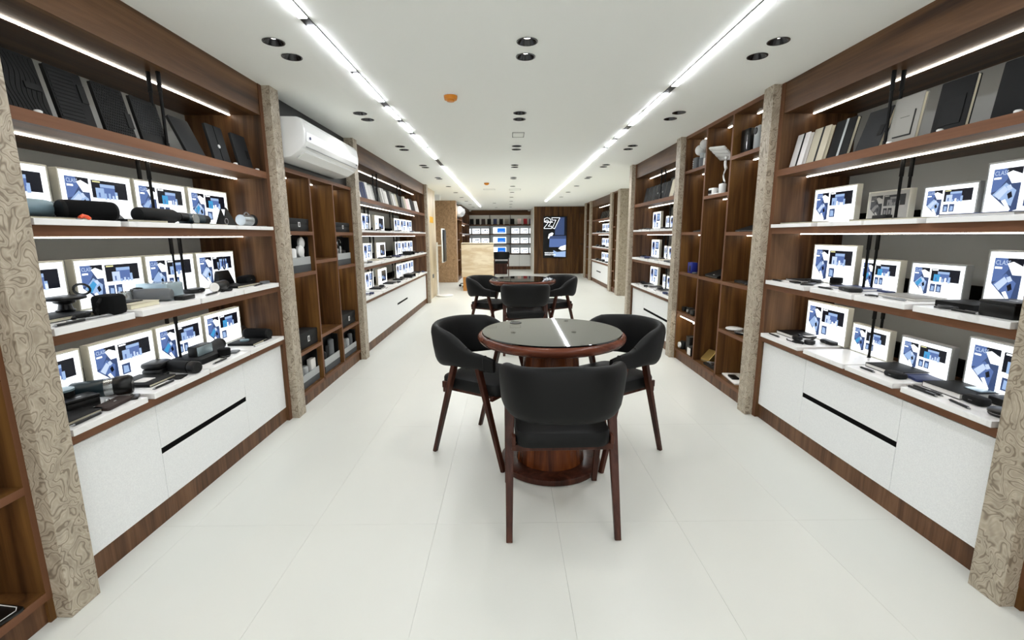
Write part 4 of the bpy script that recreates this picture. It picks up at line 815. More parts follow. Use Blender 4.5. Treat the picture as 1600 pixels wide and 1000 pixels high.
MB().tube([(-.06, -.03, .006), (-.02, -.06, .004), (.03, -.055, .004), (.02, -.085, .004), (-.05, -.09, .004), (-.085, -.07, .004)], .003).build('cord', 'rubber_black', t, world=False)
coil(P(1, 1.735, 2.84, 1), RZ(1), .035, .0035, 3, 'rubber_black', 'coiled black cable in front of the folded headphones', group=A)
pouch(P(1, 1.92, 2.82, 1), RZ(1), .12, .06, .022, 'plastic_dark', 'flat black pouch behind the folded headphones', group=A)
notebook(P(1, 1.86, 2.225, 1), RZ(1), .19, .20, .020, 'cover_black', 'black notebook in the middle of the lowest right tier', A, page='paper_white')
pen(P(1, 1.71, 2.24, 1), RZ(1), .10, 'plastic_black', 'short black pen before the middle notebook, lowest right tier', A)
pouch(P(1, 1.76, 2.125, 1), RZ(1, .0), .09, .06, .026, 'rubber_black', 'black leather pouch before the middle notebook, lowest right tier', group=A, zipm='plastic_grey')
block('power_bank', P(1, 1.86, 2.095, 1), RZ(1, -.2), .13, .11, .014, 'cover_navy', 'blue-black tablet beside the black leather pouch', 'tablet', A, r=.01)
notebook(P(1, 1.87, 1.90, 1), RZ(1), .18, .21, .026, 'cover_black', 'thick black notebook at the nearer end of the lowest right tier', A, page='paper_white')
block('card', P(1, 1.90, 1.86, 1, .026), RZ(1), .07, .08, .003, 'silver_blue', 'pale phone-like card on the thick black notebook', 'card', A)
pen(P(1, 1.70, 1.915, 1), RZ(1, .02), .15, 'plastic_black', 'outer of two black pens before the thick notebook', A); pen(P(1, 1.728, 1.92, 1), RZ(1, .02), .15, 'plastic_black', 'inner of two black pens before the thick notebook', A)
t = pen(P(1, 1.71, 1.755, 1), RZ(1, -.15), .11, 'plastic_black', 'black pen at the nearer end of the lowest right tier', A)
pouch(P(1, 1.79, 1.765, 1), RZ(1), .085, .055, .034, 'rubber_black', 'black egg-shaped earphone case on the lowest right tier', 'earphone case', A)
block('power_bank', P(1, 1.90, 1.745, 1), RZ(1), .09, .09, .03, 'plastic_dark', 'black square hub behind the egg-shaped case', 'hub', A, r=.012)
t = upright('wireless_charger', P(1, 1.765, 1.635, 1), 0, [('base', 'plastic_black', [(0, .040), (.006, .045), (.010, .045)]), ('rim', 'plastic_white', [(.010, .043), (.013, .043)]), ('pad', 'plastic_black', [(.013, .047), (.022, .047), (.026, .040)])], 'black round charger at the nearest end of the lowest right tier', 'charger', A)
# ======== notebooks on the top shelves
def ex_flap(u, wd, v0, v1):
    def f(t, M, w, l, h): m = MB(); m.M = M @ Matrix.Translation((u*w, 0, h)); m.box(-wd/2, wd/2, v0*l, v1*l, 0, .004); m.build('clasp', 'cover_black', t, False, .001, world=False)
    return f
def ex_ribs(t, M, w, l, h):
    m = MB(); m.M = M
    for k in range(13): q = -l/2+.012+k*(l-.02)/13; m.box(-w/2+.006, w*.22, q, q+.009, h, h+.0022)
    tag(m.build('embossing', 'cover_black', t, False, .0008, world=False), kind='stuff'); ex_flap(.38, .030, -.02, .30)(t, M, w, l, h)
def ex_hex(t, M, w, l, h):
    m = MB(); m.M = M
    for i in range(12):
        for j in range(17):
            x = -w/2+.010+i*(w-.02)/11.5+(j % 2)*.006; y = -l/2+.010+j*(l-.02)/16.2
            m.rings([[(x+r*math.cos(PI/3*k), y+r*math.sin(PI/3*k), z) for k in range(6)] for z, r in ((h, .0055), (h+.002, .003))])
    tag(m.build('embossing', 'cover_black', t, False, world=False), kind='stuff'); ex_flap(.42, .032, -.25, .05)(t, M, w, l, h)
def ex_scale(t, M, w, l, h):
    m = MB(); m.M = M
    for i in range(11):
        for j in range(12):
            x = -w/2+.012+i*(w-.02)/10.5+(j % 2)*.006; y = -l/2+.28*l+j*(l*.68)/12
            m.rings([[(x+r*math.cos(PI/4*k), y+r*.8*math.sin(PI/4*k), z) for k in range(8)] for z, r in ((h, .0062), (h+.0018, .0045))])
    tag(m.build('embossing', 'cover_dark_grey', t, False, world=False), kind='stuff')
def ex_wave(t, M, w, l, h):
    m = MB(); m.M = M
    for i in range(12):
        x = -w/2+.008+i*(w-.02)/11; m.tube([(x+.008*math.sin(q*.55+i*.25), -l/2+.01+q*(l-.02)/16, h) for q in range(17)], .0022, 5)
    tag(m.build('embossing', 'cover_black', t, world=False), kind='stuff'); ex_flap(.30, .06, -.06, .05)(t, M, w, l, h)
def ex_strap(t, M, w, l, h):
    m = MB(); m.M = M; m.box(-.0025, .0025, -l/2, l/2, h, h+.001); m.build('slit', 'seam_dark', t, False, world=False)
    m = MB(); m.M = M @ Matrix.Translation((0, -.01, h)); m.lathe([(0, .011), (.003, .010)], n=20); m.build('button', 'emblem_silver', t, world=False)
def ex_loop(t, M, w, l, h):
    m = MB(); m.M = M @ Matrix.Translation((w*.34, -.01, h)); m.box(-.016, .016, -.028, .028, 0, .003); m.build('loop', 'cover_black', t, False, .002, world=False)
def ex_pocket(mt):
    def f(t, M, w, l, h):
        m = MB(); m.M = M @ Matrix.Translation((0, -.015, h)); m.box(-w*.30, w*.30, -l*.26, l*.22, 0, .0025); m.build('pocket', mt, t, False, .001, world=False)
        m = MB(); m.M = M @ Matrix.Translation((0, -.015, h)); m.box(-w*.30, w*.33, -l*.285, -l*.26, 0, .003); m.box(w*.30, w*.33, -l*.27, l*.24, 0, .003); m.box(-w*.16, w*.16, l*.12, l*.128, .0025, .0030); m.build('pocket_edge', 'cover_black', t, False, world=False)
    return f
LEAN = .21
for k, (a, b, cov, ex, lab, ti) in enumerate([(1.60, 1.80, 'cover_black', ex_wave, 'black wavy-embossed notebook leaning on the left top shelf, nearest', LEAN), (1.835, 1.985, 'cover_charcoal', ex_ribs, 'black ribbed notebook with a clasp on the left top shelf', LEAN),
        (2.03, 2.185, 'cover_charcoal', ex_hex, 'black honeycomb-embossed notebook on the left top shelf', LEAN), (2.225, 2.385, 'cover_black', ex_scale, 'black notebook with scale pattern above a plain base, left top shelf', LEAN),
        (2.52, 2.67, 'cover_dark_grey', None, 'plain dark grey notebook leaning steeply on the left top shelf', .42), (2.745, 2.90, 'cover_dark_grey', ex_strap, 'dark grey notebook with a white round button, left top shelf', LEAN), (2.99, 3.145, 'cover_dark_grey', ex_loop, 'dark grey notebook with a side loop, far end of the left top shelf', LEAN)]):
    notebook(LOC(-1, 1.755, (a+b)/2, ZT[4]), RZ(-1), b-a, .215, .014, cov, lab, 'notebooks on the left top shelf', tilt=ti, extra=ex)
for k, (y, s) in enumerate(((1.69, -1), (2.85, -1), (3.09, -1), (2.28, 1), (2.02, 1), (1.72, 1))):
    t = upright('shelf_stop', LOC(s, 1.70, y, ZT[4]), 0, [('cap', 'plastic_white', [(0, .012), (.008, .012), (.011, .008)])], 'small white shelf stop %s on the %s top shelf' % (['nearest', 'second', 'third', 'third', 'second', 'nearest'][k], SIDE[s]), 'shelf stop', 'white stops on the top shelves')
for k, (a, b, cov, ex, lab, ti, bd, pg, th) in enumerate([(3.02, 3.15, 'cover_white', None, 'white notebook with a black band, far end of the right top shelf', LEAN, 'cover_charcoal', 'paper_white', .022), (2.83, 2.98, 'cover_beige', None, 'beige-grey notebook with a grey band, right top shelf', LEAN, 'cover_dark_grey', 'paper_cream', .022),
        (2.63, 2.79, 'cover_charcoal', None, 'black notebook with a silver band, right top shelf', LEAN, 'band_silver', 'paper_cream', .02), (2.41, 2.57, 'cover_dark_grey', ex_loop, 'dark grey angled notebook with a flap, right top shelf', .30, None, 'paper_cream', .02),
        (2.20, 2.36, 'cover_grey', ex_pocket('cover_grey'), 'light grey notebook with a front pocket, right top shelf', .12, None, 'paper_cream', .018), (1.965, 2.12, 'cover_charcoal', ex_pocket('cover_charcoal'), 'black notebook with a front pocket and cream edge, right top shelf', .12, None, 'paper_cream', .018),
        (1.66, 1.865, 'cover_charcoal', None, 'large dark slate notebook, nearest on the right top shelf', .12, None, 'paper_cream', .018)]):
    notebook(LOC(1, 1.755, (a+b)/2, ZT[4]), RZ(1), b-a, .215, th, cov, lab, 'notebooks on the right top shelf', tilt=ti, extra=ex, band=bd, page=pg)
# ======== left cubby shelving
def closed_box(s, y0, y1, z, h, label, group):
    t = block('gift_box', LOC(s, 1.775, (y0+y1)/2, z), RZ(s), y1-y0, .13, h, 'box_charcoal', label, 'box', group, r=.004, e=.002, lid=h*.45)
    m = MB(); m.box(-.018, .018, -.0662, -.0648, h*.35, h*.72); m.build('emblem', 'emblem_silver', t, False, world=False)
    m = MB(); m.box(-.006, .008, -.0668, -.0661, h*.42, h*.64); m.build('emblem_mark', 'box_charcoal', t, False, world=False); return t
closed_box(-1, 3.475, 3.825, 1.344, .098, 'dark gift box with a silver emblem, upper nearest cubby on the left', 'closed gift boxes in the left cubbies')
closed_box(-1, 4.42, 4.80, 1.344, .092, 'dark gift box with a silver emblem, upper far cubby on the left', 'closed gift boxes in the left cubbies')
closed_box(-1, 3.47, 3.825, .431, .125, 'dark gift box with a white emblem, lower nearest cubby on the left', 'closed gift boxes in the left cubbies')
closed_box(-1, 4.42, 4.80, .425, .120, 'dark gift box with a white emblem, lower far cubby on the left', 'closed gift boxes in the left cubbies')
def gift_set(s, y0, y1, z, h, label, items, group):
    W = y1-y0; t = thing('gift_set', label, 'gift set', LOC(s, 1.755, (y0+y1)/2, z), (0, 0, RZ(s)), group); e = .006; hb = h*.20
    m = MB(); m.box(-W/2, W/2, .028, .036, 0, h); m.box(-W/2, -W/2+e, -.034, .028, 0, h*.96); m.box(W/2-e, W/2, -.034, .028, 0, h*.96); m.box(-W/2+e, W/2-e, -.034, .028, 0, e); m.build('open_case', 'plastic_black', t, False, .001, world=False)
    m = MB(); m.box(-W/2, W/2, -.042, -.034, 0, hb); m.build('base_front', 'base_grey', t, False, .001, world=False)
    m = MB(); m.box(-W/2, W/2, -.042, -.034, hb, hb*2.05); m.build('silver_front', 'band_silver', t, False, .001, world=False)
    for (nm, x, w_, h_, mt, kind) in items:
        m = MB(); z0 = hb*1.1
        if kind == 'cyl': m.lathe([(z0, w_/2), (h_-.01, w_/2), (h_, w_*.36)], (x, -.002, 0), 18, sy=min(1, .05/w_))
        elif kind == 'ball': m.M = Matrix.Translation((x, -.016, h_)) @ Matrix.Rotation(PI/2, 4, 'X'); m.lathe([(-.014, w_*.3), (-.010, w_*.46), (.008, w_*.5), (.016, w_*.4), (.019, w_*.1)], n=20)
        else: m.rbox(w_, .040, h_-z0, .008, .004, c=(x, -.004, z0))
        m.build(nm, mt, t, world=False)
    return t
G = 'open gift sets in the left cubbies'
t = gift_set(-1, 3.475, 3.815, 1.03, .285, 'open gift set with white headphones on black card, nearest left cubby', [('ear_cup', .05, .10, .165, 'plastic_white', 'ball'), ('ear_cup', .07, .09, .225, 'plastic_white', 'ball'), ('headset_body', .075, .06, .20, 'plastic_white', 'box'), ('bottle', -.12, .05, .17, 'plastic_white', 'cyl'), ('bottle', -.05, .055, .185, 'plastic_white', 'cyl')], G)
t = gift_set(-1, 4.43, 4.79, 1.03, .275, 'open gift set with wired earphones on black card, far left cubby', [('small_box', -.12, .08, .16, 'metal_grey', 'box'), ('bottle', .0, .03, .18, 'metal_grey', 'cyl'), ('charger', .07, .06, .14, 'plastic_dark', 'box')], G)
MB().tube([(.04+.045*math.cos(a), .020, .21+.035*math.sin(a)) for a in [q*PI/9 for q in range(15)]], .005).build('earphone_loop', 'steel', t, world=False)
gift_set(-1, 3.47, 3.81, .115, .27, 'open gift set with a grey bottle and white box, bottom nearest left cubby', [('bottle', -.10, .05, .17, 'metal_grey', 'cyl'), ('bottle', -.02, .08, .16, 'band_silver', 'cyl'), ('white_box', .11, .09, .19, 'paper_white', 'box')], G)
gift_set(-1, 3.94, 4.30, .115, .30, 'open gift set with black bottles, bottom middle left cubby', [('bottle', -.11, .05, .18, 'plastic_dark', 'cyl'), ('bottle', -.03, .05, .22, 'plastic_dark', 'cyl'), ('flask', .07, .09, .255, 'plastic_grey', 'cyl')], G)
gift_set(-1, 4.43, 4.79, .115, .24, 'open gift set with grey and black bottles, bottom far left cubby', [('bottle', -.11, .07, .19, 'metal_grey', 'cyl'), ('bottle', 0, .06, .17, 'band_silver', 'cyl'), ('bottle', .10, .06, .20, 'plastic_grey', 'cyl')], G)
t = thing('folded_card', 'white tapering folded card standing in the tall middle left cubby', 'card', LOC(-1, 1.76, 3.91, 1.112), (0, 0, RZ(-1)))
m = MB(); m.M = Matrix.Rotation(PI/2, 4, 'X'); m.prism([(-.05, 0), (.05, 0), (-.045, .17)], .006); m.build('front_leaf', 'paper_white', t, False, world=False)
m = MB(); m.M = Matrix.Translation((0, .04, 0)) @ Matrix.Rotation(PI/2+.12, 4, 'X'); m.prism([(-.05, 0), (.05, 0), (-.045, .16)], .004); m.build('rear_leaf', 'paper_white', t, False, world=False)
# ======== right cubby shelving
A = 'goods in the right cubbies'
t = block('box_speaker', LOC(1, 1.76, 4.70, 1.927), RZ(1), .09, .07, .115, 'plastic_grey', 'grey speaker with a column of knobs, top far right cubby', 'speaker', A, r=.012)
for k in range(4): m = MB(); m.M = Matrix.Translation((-.028, -.036, .025+.02*k)) @ Matrix.Rotation(PI/2, 4, 'X'); m.lathe([(0, .006), (.003, .005)], n=10); m.build('knob', 'plastic_white', t, False, world=False)
t = thing('globe_stand', 'dark cylinder topped by two white globes, top far right cubby', 'lamp', LOC(1, 1.76, 4.59, 1.927), (0, 0, RZ(1)), A)
MB().lathe([(0, .032), (.09, .032), (.095, .028)]).build('base', 'smoke_grey', t, world=False); MB().cyl((0, 0, .09), (0, 0, .14), .026, .030).build('neck', 'band_silver', t, world=False)
for x, z, r in ((-.055, .175, .050), (.035, .215, .044)):
    m = MB(); m.M = Matrix.Translation((x, -.005, z)); m.lathe([(-r*math.cos(a), max(r*math.sin(a), .0008)) for a in [q*PI/12 for q in range(13)]], n=24); m.build('globe', 'plastic_white', t, world=False)
block('adapter', LOC(1, 1.75, 4.475, 1.927), RZ(1), .045, .05, .12, 'band_silver', 'slim pale adapter beside the white globes', 'adapter', A, r=.01)
block('white_box', LOC(1, 1.715, 4.435, 1.927), RZ(1), .03, .02, .07, 'paper_white', 'tiny white box at the edge of the top far right cubby', 'box', A)
t = thing('desk_lamp', 'white desk lamp with a ribbed square head in the middle right cubby', 'lamp', LOC(1, 1.76, 4.13, 1.647), (0, 0, RZ(1)))
m = MB(); m.rbox(.20, .09, .014, .012, .004, c=(-.045, 0, 0)); m.build('base', 'plastic_white', t, world=False); m = MB(); m.rbox(.06, .05, .08, .014, .008, c=(.0, 0, .012)); m.build('hinge_block', 'plastic_white', t, world=False)
MB().tube([(.04-.035*math.sin(a), 0, .10+.11*(a/PI)) for a in [q*PI/10 for q in range(11)]], .007).build('lower_arm', 'plastic_white', t, world=False)
MB().tube([(.04-.02*math.sin(a), 0, .21+.10*(a/PI)) for a in [q*PI/10 for q in range(11)]], .012).build('upper_arm', 'plastic_white', t, world=False)
for k in range(4): m = MB(); m.M = Matrix.Translation((-.06, 0, .345)) @ Matrix.Rotation(-.10, 4, 'Y') @ Matrix.Rotation(-.60, 4, 'X') @ Matrix.Rotation(.35, 4, 'Z'); m.rbox(.19, .040, .016, .006, .003, c=(0, -.066+.044*k, 0)); m.build('head_slat', 'plastic_white', t, world=False)
t = block('camera', LOC(1, 1.75, 4.285, 1.647), RZ(1, .2), .085, .06, .07, 'plastic_white', 'white rounded camera in the middle right cubby', 'camera', A, r=.02, e=.01); m = MB(); m.rbox(.045, .004, .03, .0015, .001, c=(-.005, -.0315, .02)); m.build('lens_window', 'plastic_black', t, world=False)
t = thing('phone_stand', 'black triangular stand behind the white camera', 'stand', LOC(1, 1.80, 4.22, 1.647), (0, 0, RZ(1))); m = MB(); m.M = Matrix.Rotation(PI/2, 4, 'X'); m.prism([(-.06, 0), (.05, 0), (.03, .13)], .012); m.build('leaf', 'plastic_black', t, world=False); m = MB(); m.box(-.05, .04, -.06, 0, 0, .006); m.build('foot', 'plastic_black', t, False, world=False)
t = block('coffee_machine', LOC(1, 1.80, 3.77, 1.916), RZ(1), .13, .12, .19, 'plastic_black', 'tall black machine in the top nearest right cubby', 'machine', A, r=.02, e=.008); m = MB(); m.box(.045, .049, -.0615, -.059, .04, .14); m.build('trim_strip', 'chrome', t, False, world=False)
t = block('water_flask', LOC(1, 1.77, 3.615, 1.916), RZ(1), .075, .05, .185, 'band_silver', 'silver oval flask with a black dial, top nearest right cubby', 'flask', A, r=.024, e=.02); m = MB(); m.M = Matrix.Translation((0, -.024, .145)) @ Matrix.Rotation(PI/2, 4, 'X'); m.lathe([(0, .026), (.005, .022)], n=20); m.build('dial', 'plastic_black', t, world=False)
block('coffee_machine', LOC(1, 1.80, 3.50, 1.916), RZ(1), .09, .10, .19, 'plastic_black', 'black upright case at the pillar end of the top nearest right cubby', 'case', A, r=.012)
def wedge(nm, s, d, y, z, w_, l, h0, h1, mt, label, cat, rz=0, extra=None):
    t = thing(nm, label, cat, LOC(s, d, y, z), (0, 0, RZ(s, rz)), A); m = MB()
    m.add([(-w_/2, -l/2, 0), (w_/2, -l/2, 0), (w_/2, l/2, 0), (-w_/2, l/2, 0), (-w_/2, -l/2, h0), (w_/2, -l/2, h0), (w_/2, l/2, h1), (-w_/2, l/2, h1)], [(3, 2, 1, 0), (4, 5, 6, 7), (0, 1, 5, 4), (1, 2, 6, 5), (2, 3, 7, 6), (3, 0, 4, 7)]); m.build('body', mt, t, False, .002, world=False)
    if extra: m = MB(); m.M = Matrix.Translation((extra[0], -l/2+.02, h0+.002)); m.lathe([(0, .009), (.006, .008)], n=14); m.build('button', extra[1], t, world=False)
    m = MB(); m.box(-w_/2+.01, w_/2-.01, -l/2-.001, -l/2+.004, h0*.4, h0*.55); m.build('seam', 'metal_grey', t, False, world=False)
    return t
wedge('tablet_cover', 1, 1.80, 4.52, 1.33, .20, .16, .010, .04, 'cover_charcoal', 'grey folded tablet cover in the second far right cubby', 'cover')
wedge('laptop_bag', 1, 1.80, 3.58, 1.325, .28, .20, .012, .075, 'cover_black', 'black wedge-shaped laptop stand in the second nearest right cubby', 'stand')
wedge('laptop_bag', 1, 1.82, 4.14, .924, .26, .20, .022, .085, 'cover_black', 'black bag with a small white button in the middle right cubby', 'bag', extra=(.02, 'plastic_white'))
t = block('gift_box', LOC(1, 1.75, 4.64, .926), RZ(1), .09, .07, .105, 'indigo', 'deep blue box in the third far right cubby', 'box', A, r=.012); m = MB(); m.rbox(.035, .004, .055, .0015, .001, c=(.018, -.036, .02)); m.build('window', 'plastic_black', t, world=False)
block('cable_box', LOC(1, 1.74, 4.555, .926), RZ(1), .05, .04, .014, 'plastic_grey', 'small grey puck beside the deep blue box', 'puck', A, r=.012)
block('tool_case', LOC(1, 1.77, 3.63, .922), RZ(1, .1), .20, .07, .022, 'plastic_black', 'flat black tool case in the third nearest right cubby', 'case', A, r=.01, lid=.008)
coil(LOC(1, 1.73, 3.50, .922), RZ(1), .03, .004, 2, 'plastic_dark', 'coiled black cable beside the flat tool case', group=A)
block('cube_speaker', LOC(1, 1.74, 4.745, .518), RZ(1), .06, .05, .05, 'plastic_black', 'small black cube in the fourth far right cubby', 'speaker', A, r=.006)
t = block('camera', LOC(1, 1.74, 4.60, .518), RZ(1), .08, .05, .06, 'plastic_dark', 'black camera with a pale lens, fourth far right cubby', 'camera', A, r=.006); m = MB(); m.M = Matrix.Translation((0, -.025, .03)) @ Matrix.Rotation(PI/2, 4, 'X'); m.lathe([(0, .018), (.010, .016)], n=18); m.build('lens', 'metal_grey', t, world=False)
block('camera', LOC(1, 1.73, 4.49, .518), RZ(1), .08, .05, .055, 'plastic_black', 'plain black gadget beside the black camera', 'gadget', A, r=.012)
for dd, y0, y1, z, lab in ((1.72, 4.38, 4.79, .455, 'long white light bar fixed under a shelf in the far right cubby'), (1.76, 4.38, 4.55, .425, 'short white light bar below the long one in the far right cubby')):
    t = thing('light_bar', lab, 'lamp', LOC(1, dd, (y0+y1)/2, z)); bxs(MB(), 1, dd-.006, dd+.006, y0, y1, z, z+.010).build('diffuser', 'led_white', t, False); bxs(MB(), 1, dd-.008, dd+.008, y0, y1, z+.010, .49).build('bracket', 'walnut_cubby', t, False)
t = thing('camera', 'black camera with a pale ring lens at the bottom far right cubby', 'camera', LOC(1, 1.75, 4.745, .115), (0, 0, RZ(1)), A)
m = MB(); m.rbox(.07, .07, .085, .02, .01); m.build('body', 'plastic_dark', t, world=False); m = MB(); m.M = Matrix.Translation((-.005, -.035, .045)) @ Matrix.Rotation(PI/2, 4, 'X'); m.lathe([(0, .030), (.016, .030), (.018, .022), (.006, .018)], n=24, cap=False); m.build('lens_ring', 'plastic_white', t, world=False)
block('box_speaker', LOC(1, 1.78, 4.61, .115), RZ(1), .10, .09, .165, 'plastic_black', 'tall black speaker in the bottom far right cubby', 'speaker', A, r=.01)
t = block('gift_box', LOC(1, 1.73, 4.475, .115), RZ(1), .09, .06, .095, 'plastic_dark', 'small box with a white front in the bottom far right cubby', 'box', A); m = MB(); m.box(-.038, .040, -.032, -.030, .008, .078); m.build('white_front', 'paper_white', t, False, world=False)
wedge('gift_box', 1, 1.80, 4.24, .115, .11, .09, .03, .11, 'gold', 'gold-lidded tilted box in the bottom middle right cubby', 'box', rz=.3)
t = thing('tool_kit', 'open black tool kit with steel tools in the bottom middle right cubby', 'tool kit', LOC(1, 1.80, 4.05, .115), (0, 0, RZ(1)), A)
m = MB(); m.box(-.12, .12, -.08, .06, 0, .02); m.build('tray', 'plastic_black', t, False, .003, world=False); m = MB(); m.M = Matrix.Translation((0, .06, .01)) @ Matrix.Rotation(-.25, 4, 'X'); m.box(-.12, .12, 0, .015, 0, .12); m.build('lid', 'plastic_dark', t, False, .003, world=False)
for k in range(4): m = MB(); m.cyl((-.09+.05*k, -.06, .027), (-.05+.045*k, .03, .03), .006, .003, 8); m.build('tool', 'chrome', t, world=False)
upright('plate', LOC(1, 1.77, 3.74, .523), 0, [('body', 'plastic_white', [(0, .05), (.012, .068), (.020, .066), (.024, .05)])], 'white round gadget in the fourth nearest right cubby', 'gadget', A)
upright('plate', LOC(1, 1.76, 3.585, .523), 0, [('body', 'plastic_dark', [(0, .045), (.008, .060), (.016, .060)]), ('rim', 'steel', [(.016, .056), (.019, .050)])], 'dark round gadget with a steel rim, fourth nearest right cubby', 'gadget', A)
upright('plate', LOC(1, 1.735, 3.43, .523), 0, [('body', 'plastic_white', [(0, .03), (.015, .035), (.02, .03)])], 'small white disc at the pillar end of the fourth nearest right cubby', 'gadget', A)
t = thing('gift_box', 'open white box with a grey lid and black phone, bottom nearest right cubby', 'box', LOC(1, 1.80, 3.68, .115), (0, 0, RZ(1, -.1)))
m = MB(); m.rbox(.30, .15, .014, .008, .003); m.build('tray', 'paper_white', t, world=False); m = MB(); m.M = Matrix.Translation((.08, .06, .01)) @ Matrix.Rotation(-.5, 4, 'X'); m.box(-.09, .09, 0, .01, 0, .15); m.build('lid', 'band_silver', t, False, .003, world=False)
m = MB(); m.rbox(.11, .06, .014, .012, .004, c=(-.005, -.03, .014)); m.build('phone', 'plastic_black', t, world=False)
# lower left corner cubby
t = block('tablet', LOC(-1, 1.78, 1.22, .115), RZ(-1, -.15), .24, .17, .012, 'plastic_black', 'black tablet with a pale outline, bottom left corner cubby', 'tablet', r=.012)
MB().tube([(x, y, .012) for x, y in ((-.10, -.075), (.10, -.075), (.112, -.06), (.112, .06), (.10, .075), (-.10, .075), (-.112, .06), (-.112, -.06))], .0016, 5, True).build('outline', 'plastic_white', t, world=False)
# ======== books and goods in the second bays
G = 'notebooks on the top shelf of the long left bay'
cols = [('cover_black', 'black', .13), ('cover_grey', 'grey', .12), ('cover_white', 'white', .12), ('cover_navy', 'navy', .13), ('cover_navy', 'navy', .10), ('cover_white', 'white', .11), ('cover_white', 'white', .10), ('cover_white', 'white', .09), ('cover_black', 'black', .12), ('cover_dark_grey', 'dark grey', .10), ('cover_grey', 'grey', .11),
        ('cover_white', 'white', .16), ('cover_white', 'white', .14), ('cover_black', 'black', .16), ('cover_grey', 'grey', .12), ('cover_white', 'white', .16), ('cover_beige', 'beige', .12), ('cover_black', 'black', .14), ('cover_dark_grey', 'dark grey', .14), ('cover_grey', 'grey', .14), ('cover_beige', 'beige', .14),
        ('cover_pink', 'pale pink', .20), ('cover_white', 'white', .12), ('cover_charcoal', 'charcoal', .22), ('cover_brown', 'dark brown', .14), ('cover_white', 'white', .14), ('cover_white', 'white', .18), ('cover_grey', 'grey', .16), ('cover_navy', 'navy', .20), ('cover_navy', 'navy', .16)]
y = 5.02; cnt = {}; tot = {}
for c in cols: tot[c[1]] = tot.get(c[1], 0)+1
ORD = ['first', 'second', 'third', 'fourth', 'fifth', 'sixth', 'seventh', 'eighth', 'ninth', 'tenth', 'eleventh', 'twelfth']
for i, (mt, cn, w_) in enumerate(cols):
    if y+w_ > 8.98: break
    k = cnt[cn] = cnt.get(cn, 0)+1
    notebook(LOC(-1, 1.76, y+w_/2, ZT[4]), RZ(-1), w_*.94, .205+.012*((i*7) % 3-1), .018, mt, '%s %s notebook from the front, top shelf of the long left bay' % (ORD[k-1], cn) if tot[cn] > 1 else 'the only %s notebook on the top shelf of the long left bay' % cn, G, tilt=.2, band='cover_charcoal' if i % 4 == 3 else None, page='paper_white'); y += w_+.008
G = 'notebooks on the top shelf of the second right bay'
y = 5.02; spec = [(.14, 'cover_grey', 'grey'), (.14, 'cover_charcoal', 'charcoal'), (.13, 'cover_beige', 'beige'), (.16, 'cover_charcoal', 'charcoal'), (.17, 'cover_dark_grey', 'dark grey'), (.15, 'cover_charcoal', 'charcoal'), (.15, 'cover_black', 'black'), (.14, 'cover_charcoal', 'charcoal'), (.15, 'cover_black', 'black')]
cnt = {}
for i, (w_, mt, cn) in enumerate(spec):
    k = cnt[cn] = cnt.get(cn, 0)+1
    notebook(LOC(1, 1.76, y+w_/2, ZT[4]), RZ(1), w_, .205, .018, mt, '%s %s notebook from the front on the top shelf of the second right bay' % (ORD[k-1], cn), G, tilt=.2, extra=ex_strap if i in (4, 5) else None, page='paper_white'); y += w_+.018
r = random.Random(7)
def clutter(s, tier, spans, bay):
    kinds = ['notebook', 'phone', 'pen', 'case', 'pad']
    for k, (a, b) in enumerate(spans):
        y = (a+b)/2; w_ = (b-a)
        c = ['cover_black', 'cover_navy', 'cover_grey', 'cover_charcoal', 'cover_beige', 'cover_black', 'cover_dark_grey'][(k*2+tier) % 7]; cn = {'cover_black': 'black', 'cover_navy': 'navy', 'cover_grey': 'grey', 'cover_charcoal': 'charcoal', 'cover_beige': 'beige', 'cover_dark_grey': 'dark grey'}[c]
        g = 'notebooks lying on slabs in the %s' % bay
        notebook(P(s, 1.83, y-s*0, tier), RZ(s, r.uniform(-.05, .05)), min(.24, w_*.55), .16, .014, c, '%s notebook on the %s slab of the %s tier, %s' % (cn, ORD[k], TN[tier], bay), g, page='paper_white')
        pen(P(s, 1.715, y+.02, tier), RZ(s, r.uniform(-.1, .1)), .13, ['plastic_black', 'metal_grey'][k % 2], '%s pen on the %s slab of the %s tier, %s' % (['black', 'grey'][k % 2], ORD[k], TN[tier], bay), 'pens in the %s' % bay)
        if k % 2 == 0: block('power_bank', P(s, 1.735, y+min(.14, w_*.3), tier), RZ(s, r.uniform(-.3, .3)), .08, .05, .02, ['plastic_black', 'cover_navy', 'smoke_grey'][(k+tier) % 3], '%s power bank on the %s slab of the %s tier, %s' % (['black', 'navy', 'dark grey'][(k+tier) % 3], ORD[k], TN[tier], bay), 'power bank', 'small gadgets in the %s' % bay, r=.01)
        else: pouch(P(s, 1.82, y+min(.17, w_*.36), tier), RZ(s), .09, .06, .03, 'plastic_dark', 'black pouch on the %s slab of the %s tier, %s' % (ORD[k], TN[tier], bay), group='small gadgets in the %s' % bay)
LS = ((5.0, 5.75), (5.80, 6.42), (6.46, 7.1), (7.14, 7.55), (7.58, 8.1), (8.14, 8.55), (8.58, 9.0)); RSb = ((5.0, 5.45), (5.48, 5.85), (5.88, 6.2), (6.23, 6.63))
for tier in (3, 2, 1): clutter(-1, tier, LS, 'long left bay'); clutter(1, tier, RSb, 'second right bay')
for tier in (2, 1):
    t = thing('laptop_stand', 'small black table-like stand on the %s tier of the long left bay' % TN[tier], 'stand', P(-1, 1.76, 7.82, tier), (0, 0, RZ(-1)))
    m = MB(); m.rbox(.34, .16, .008, .01, .002, c=(0, 0, .052)); m.build('top', 'plastic_dark', t, world=False)
    for q in (-.15, .15):
        m = MB(); m.box(q-.006, q+.006, -.07, .07, 0, .052); m.build('leg', 'plastic_black', t, False, world=False)
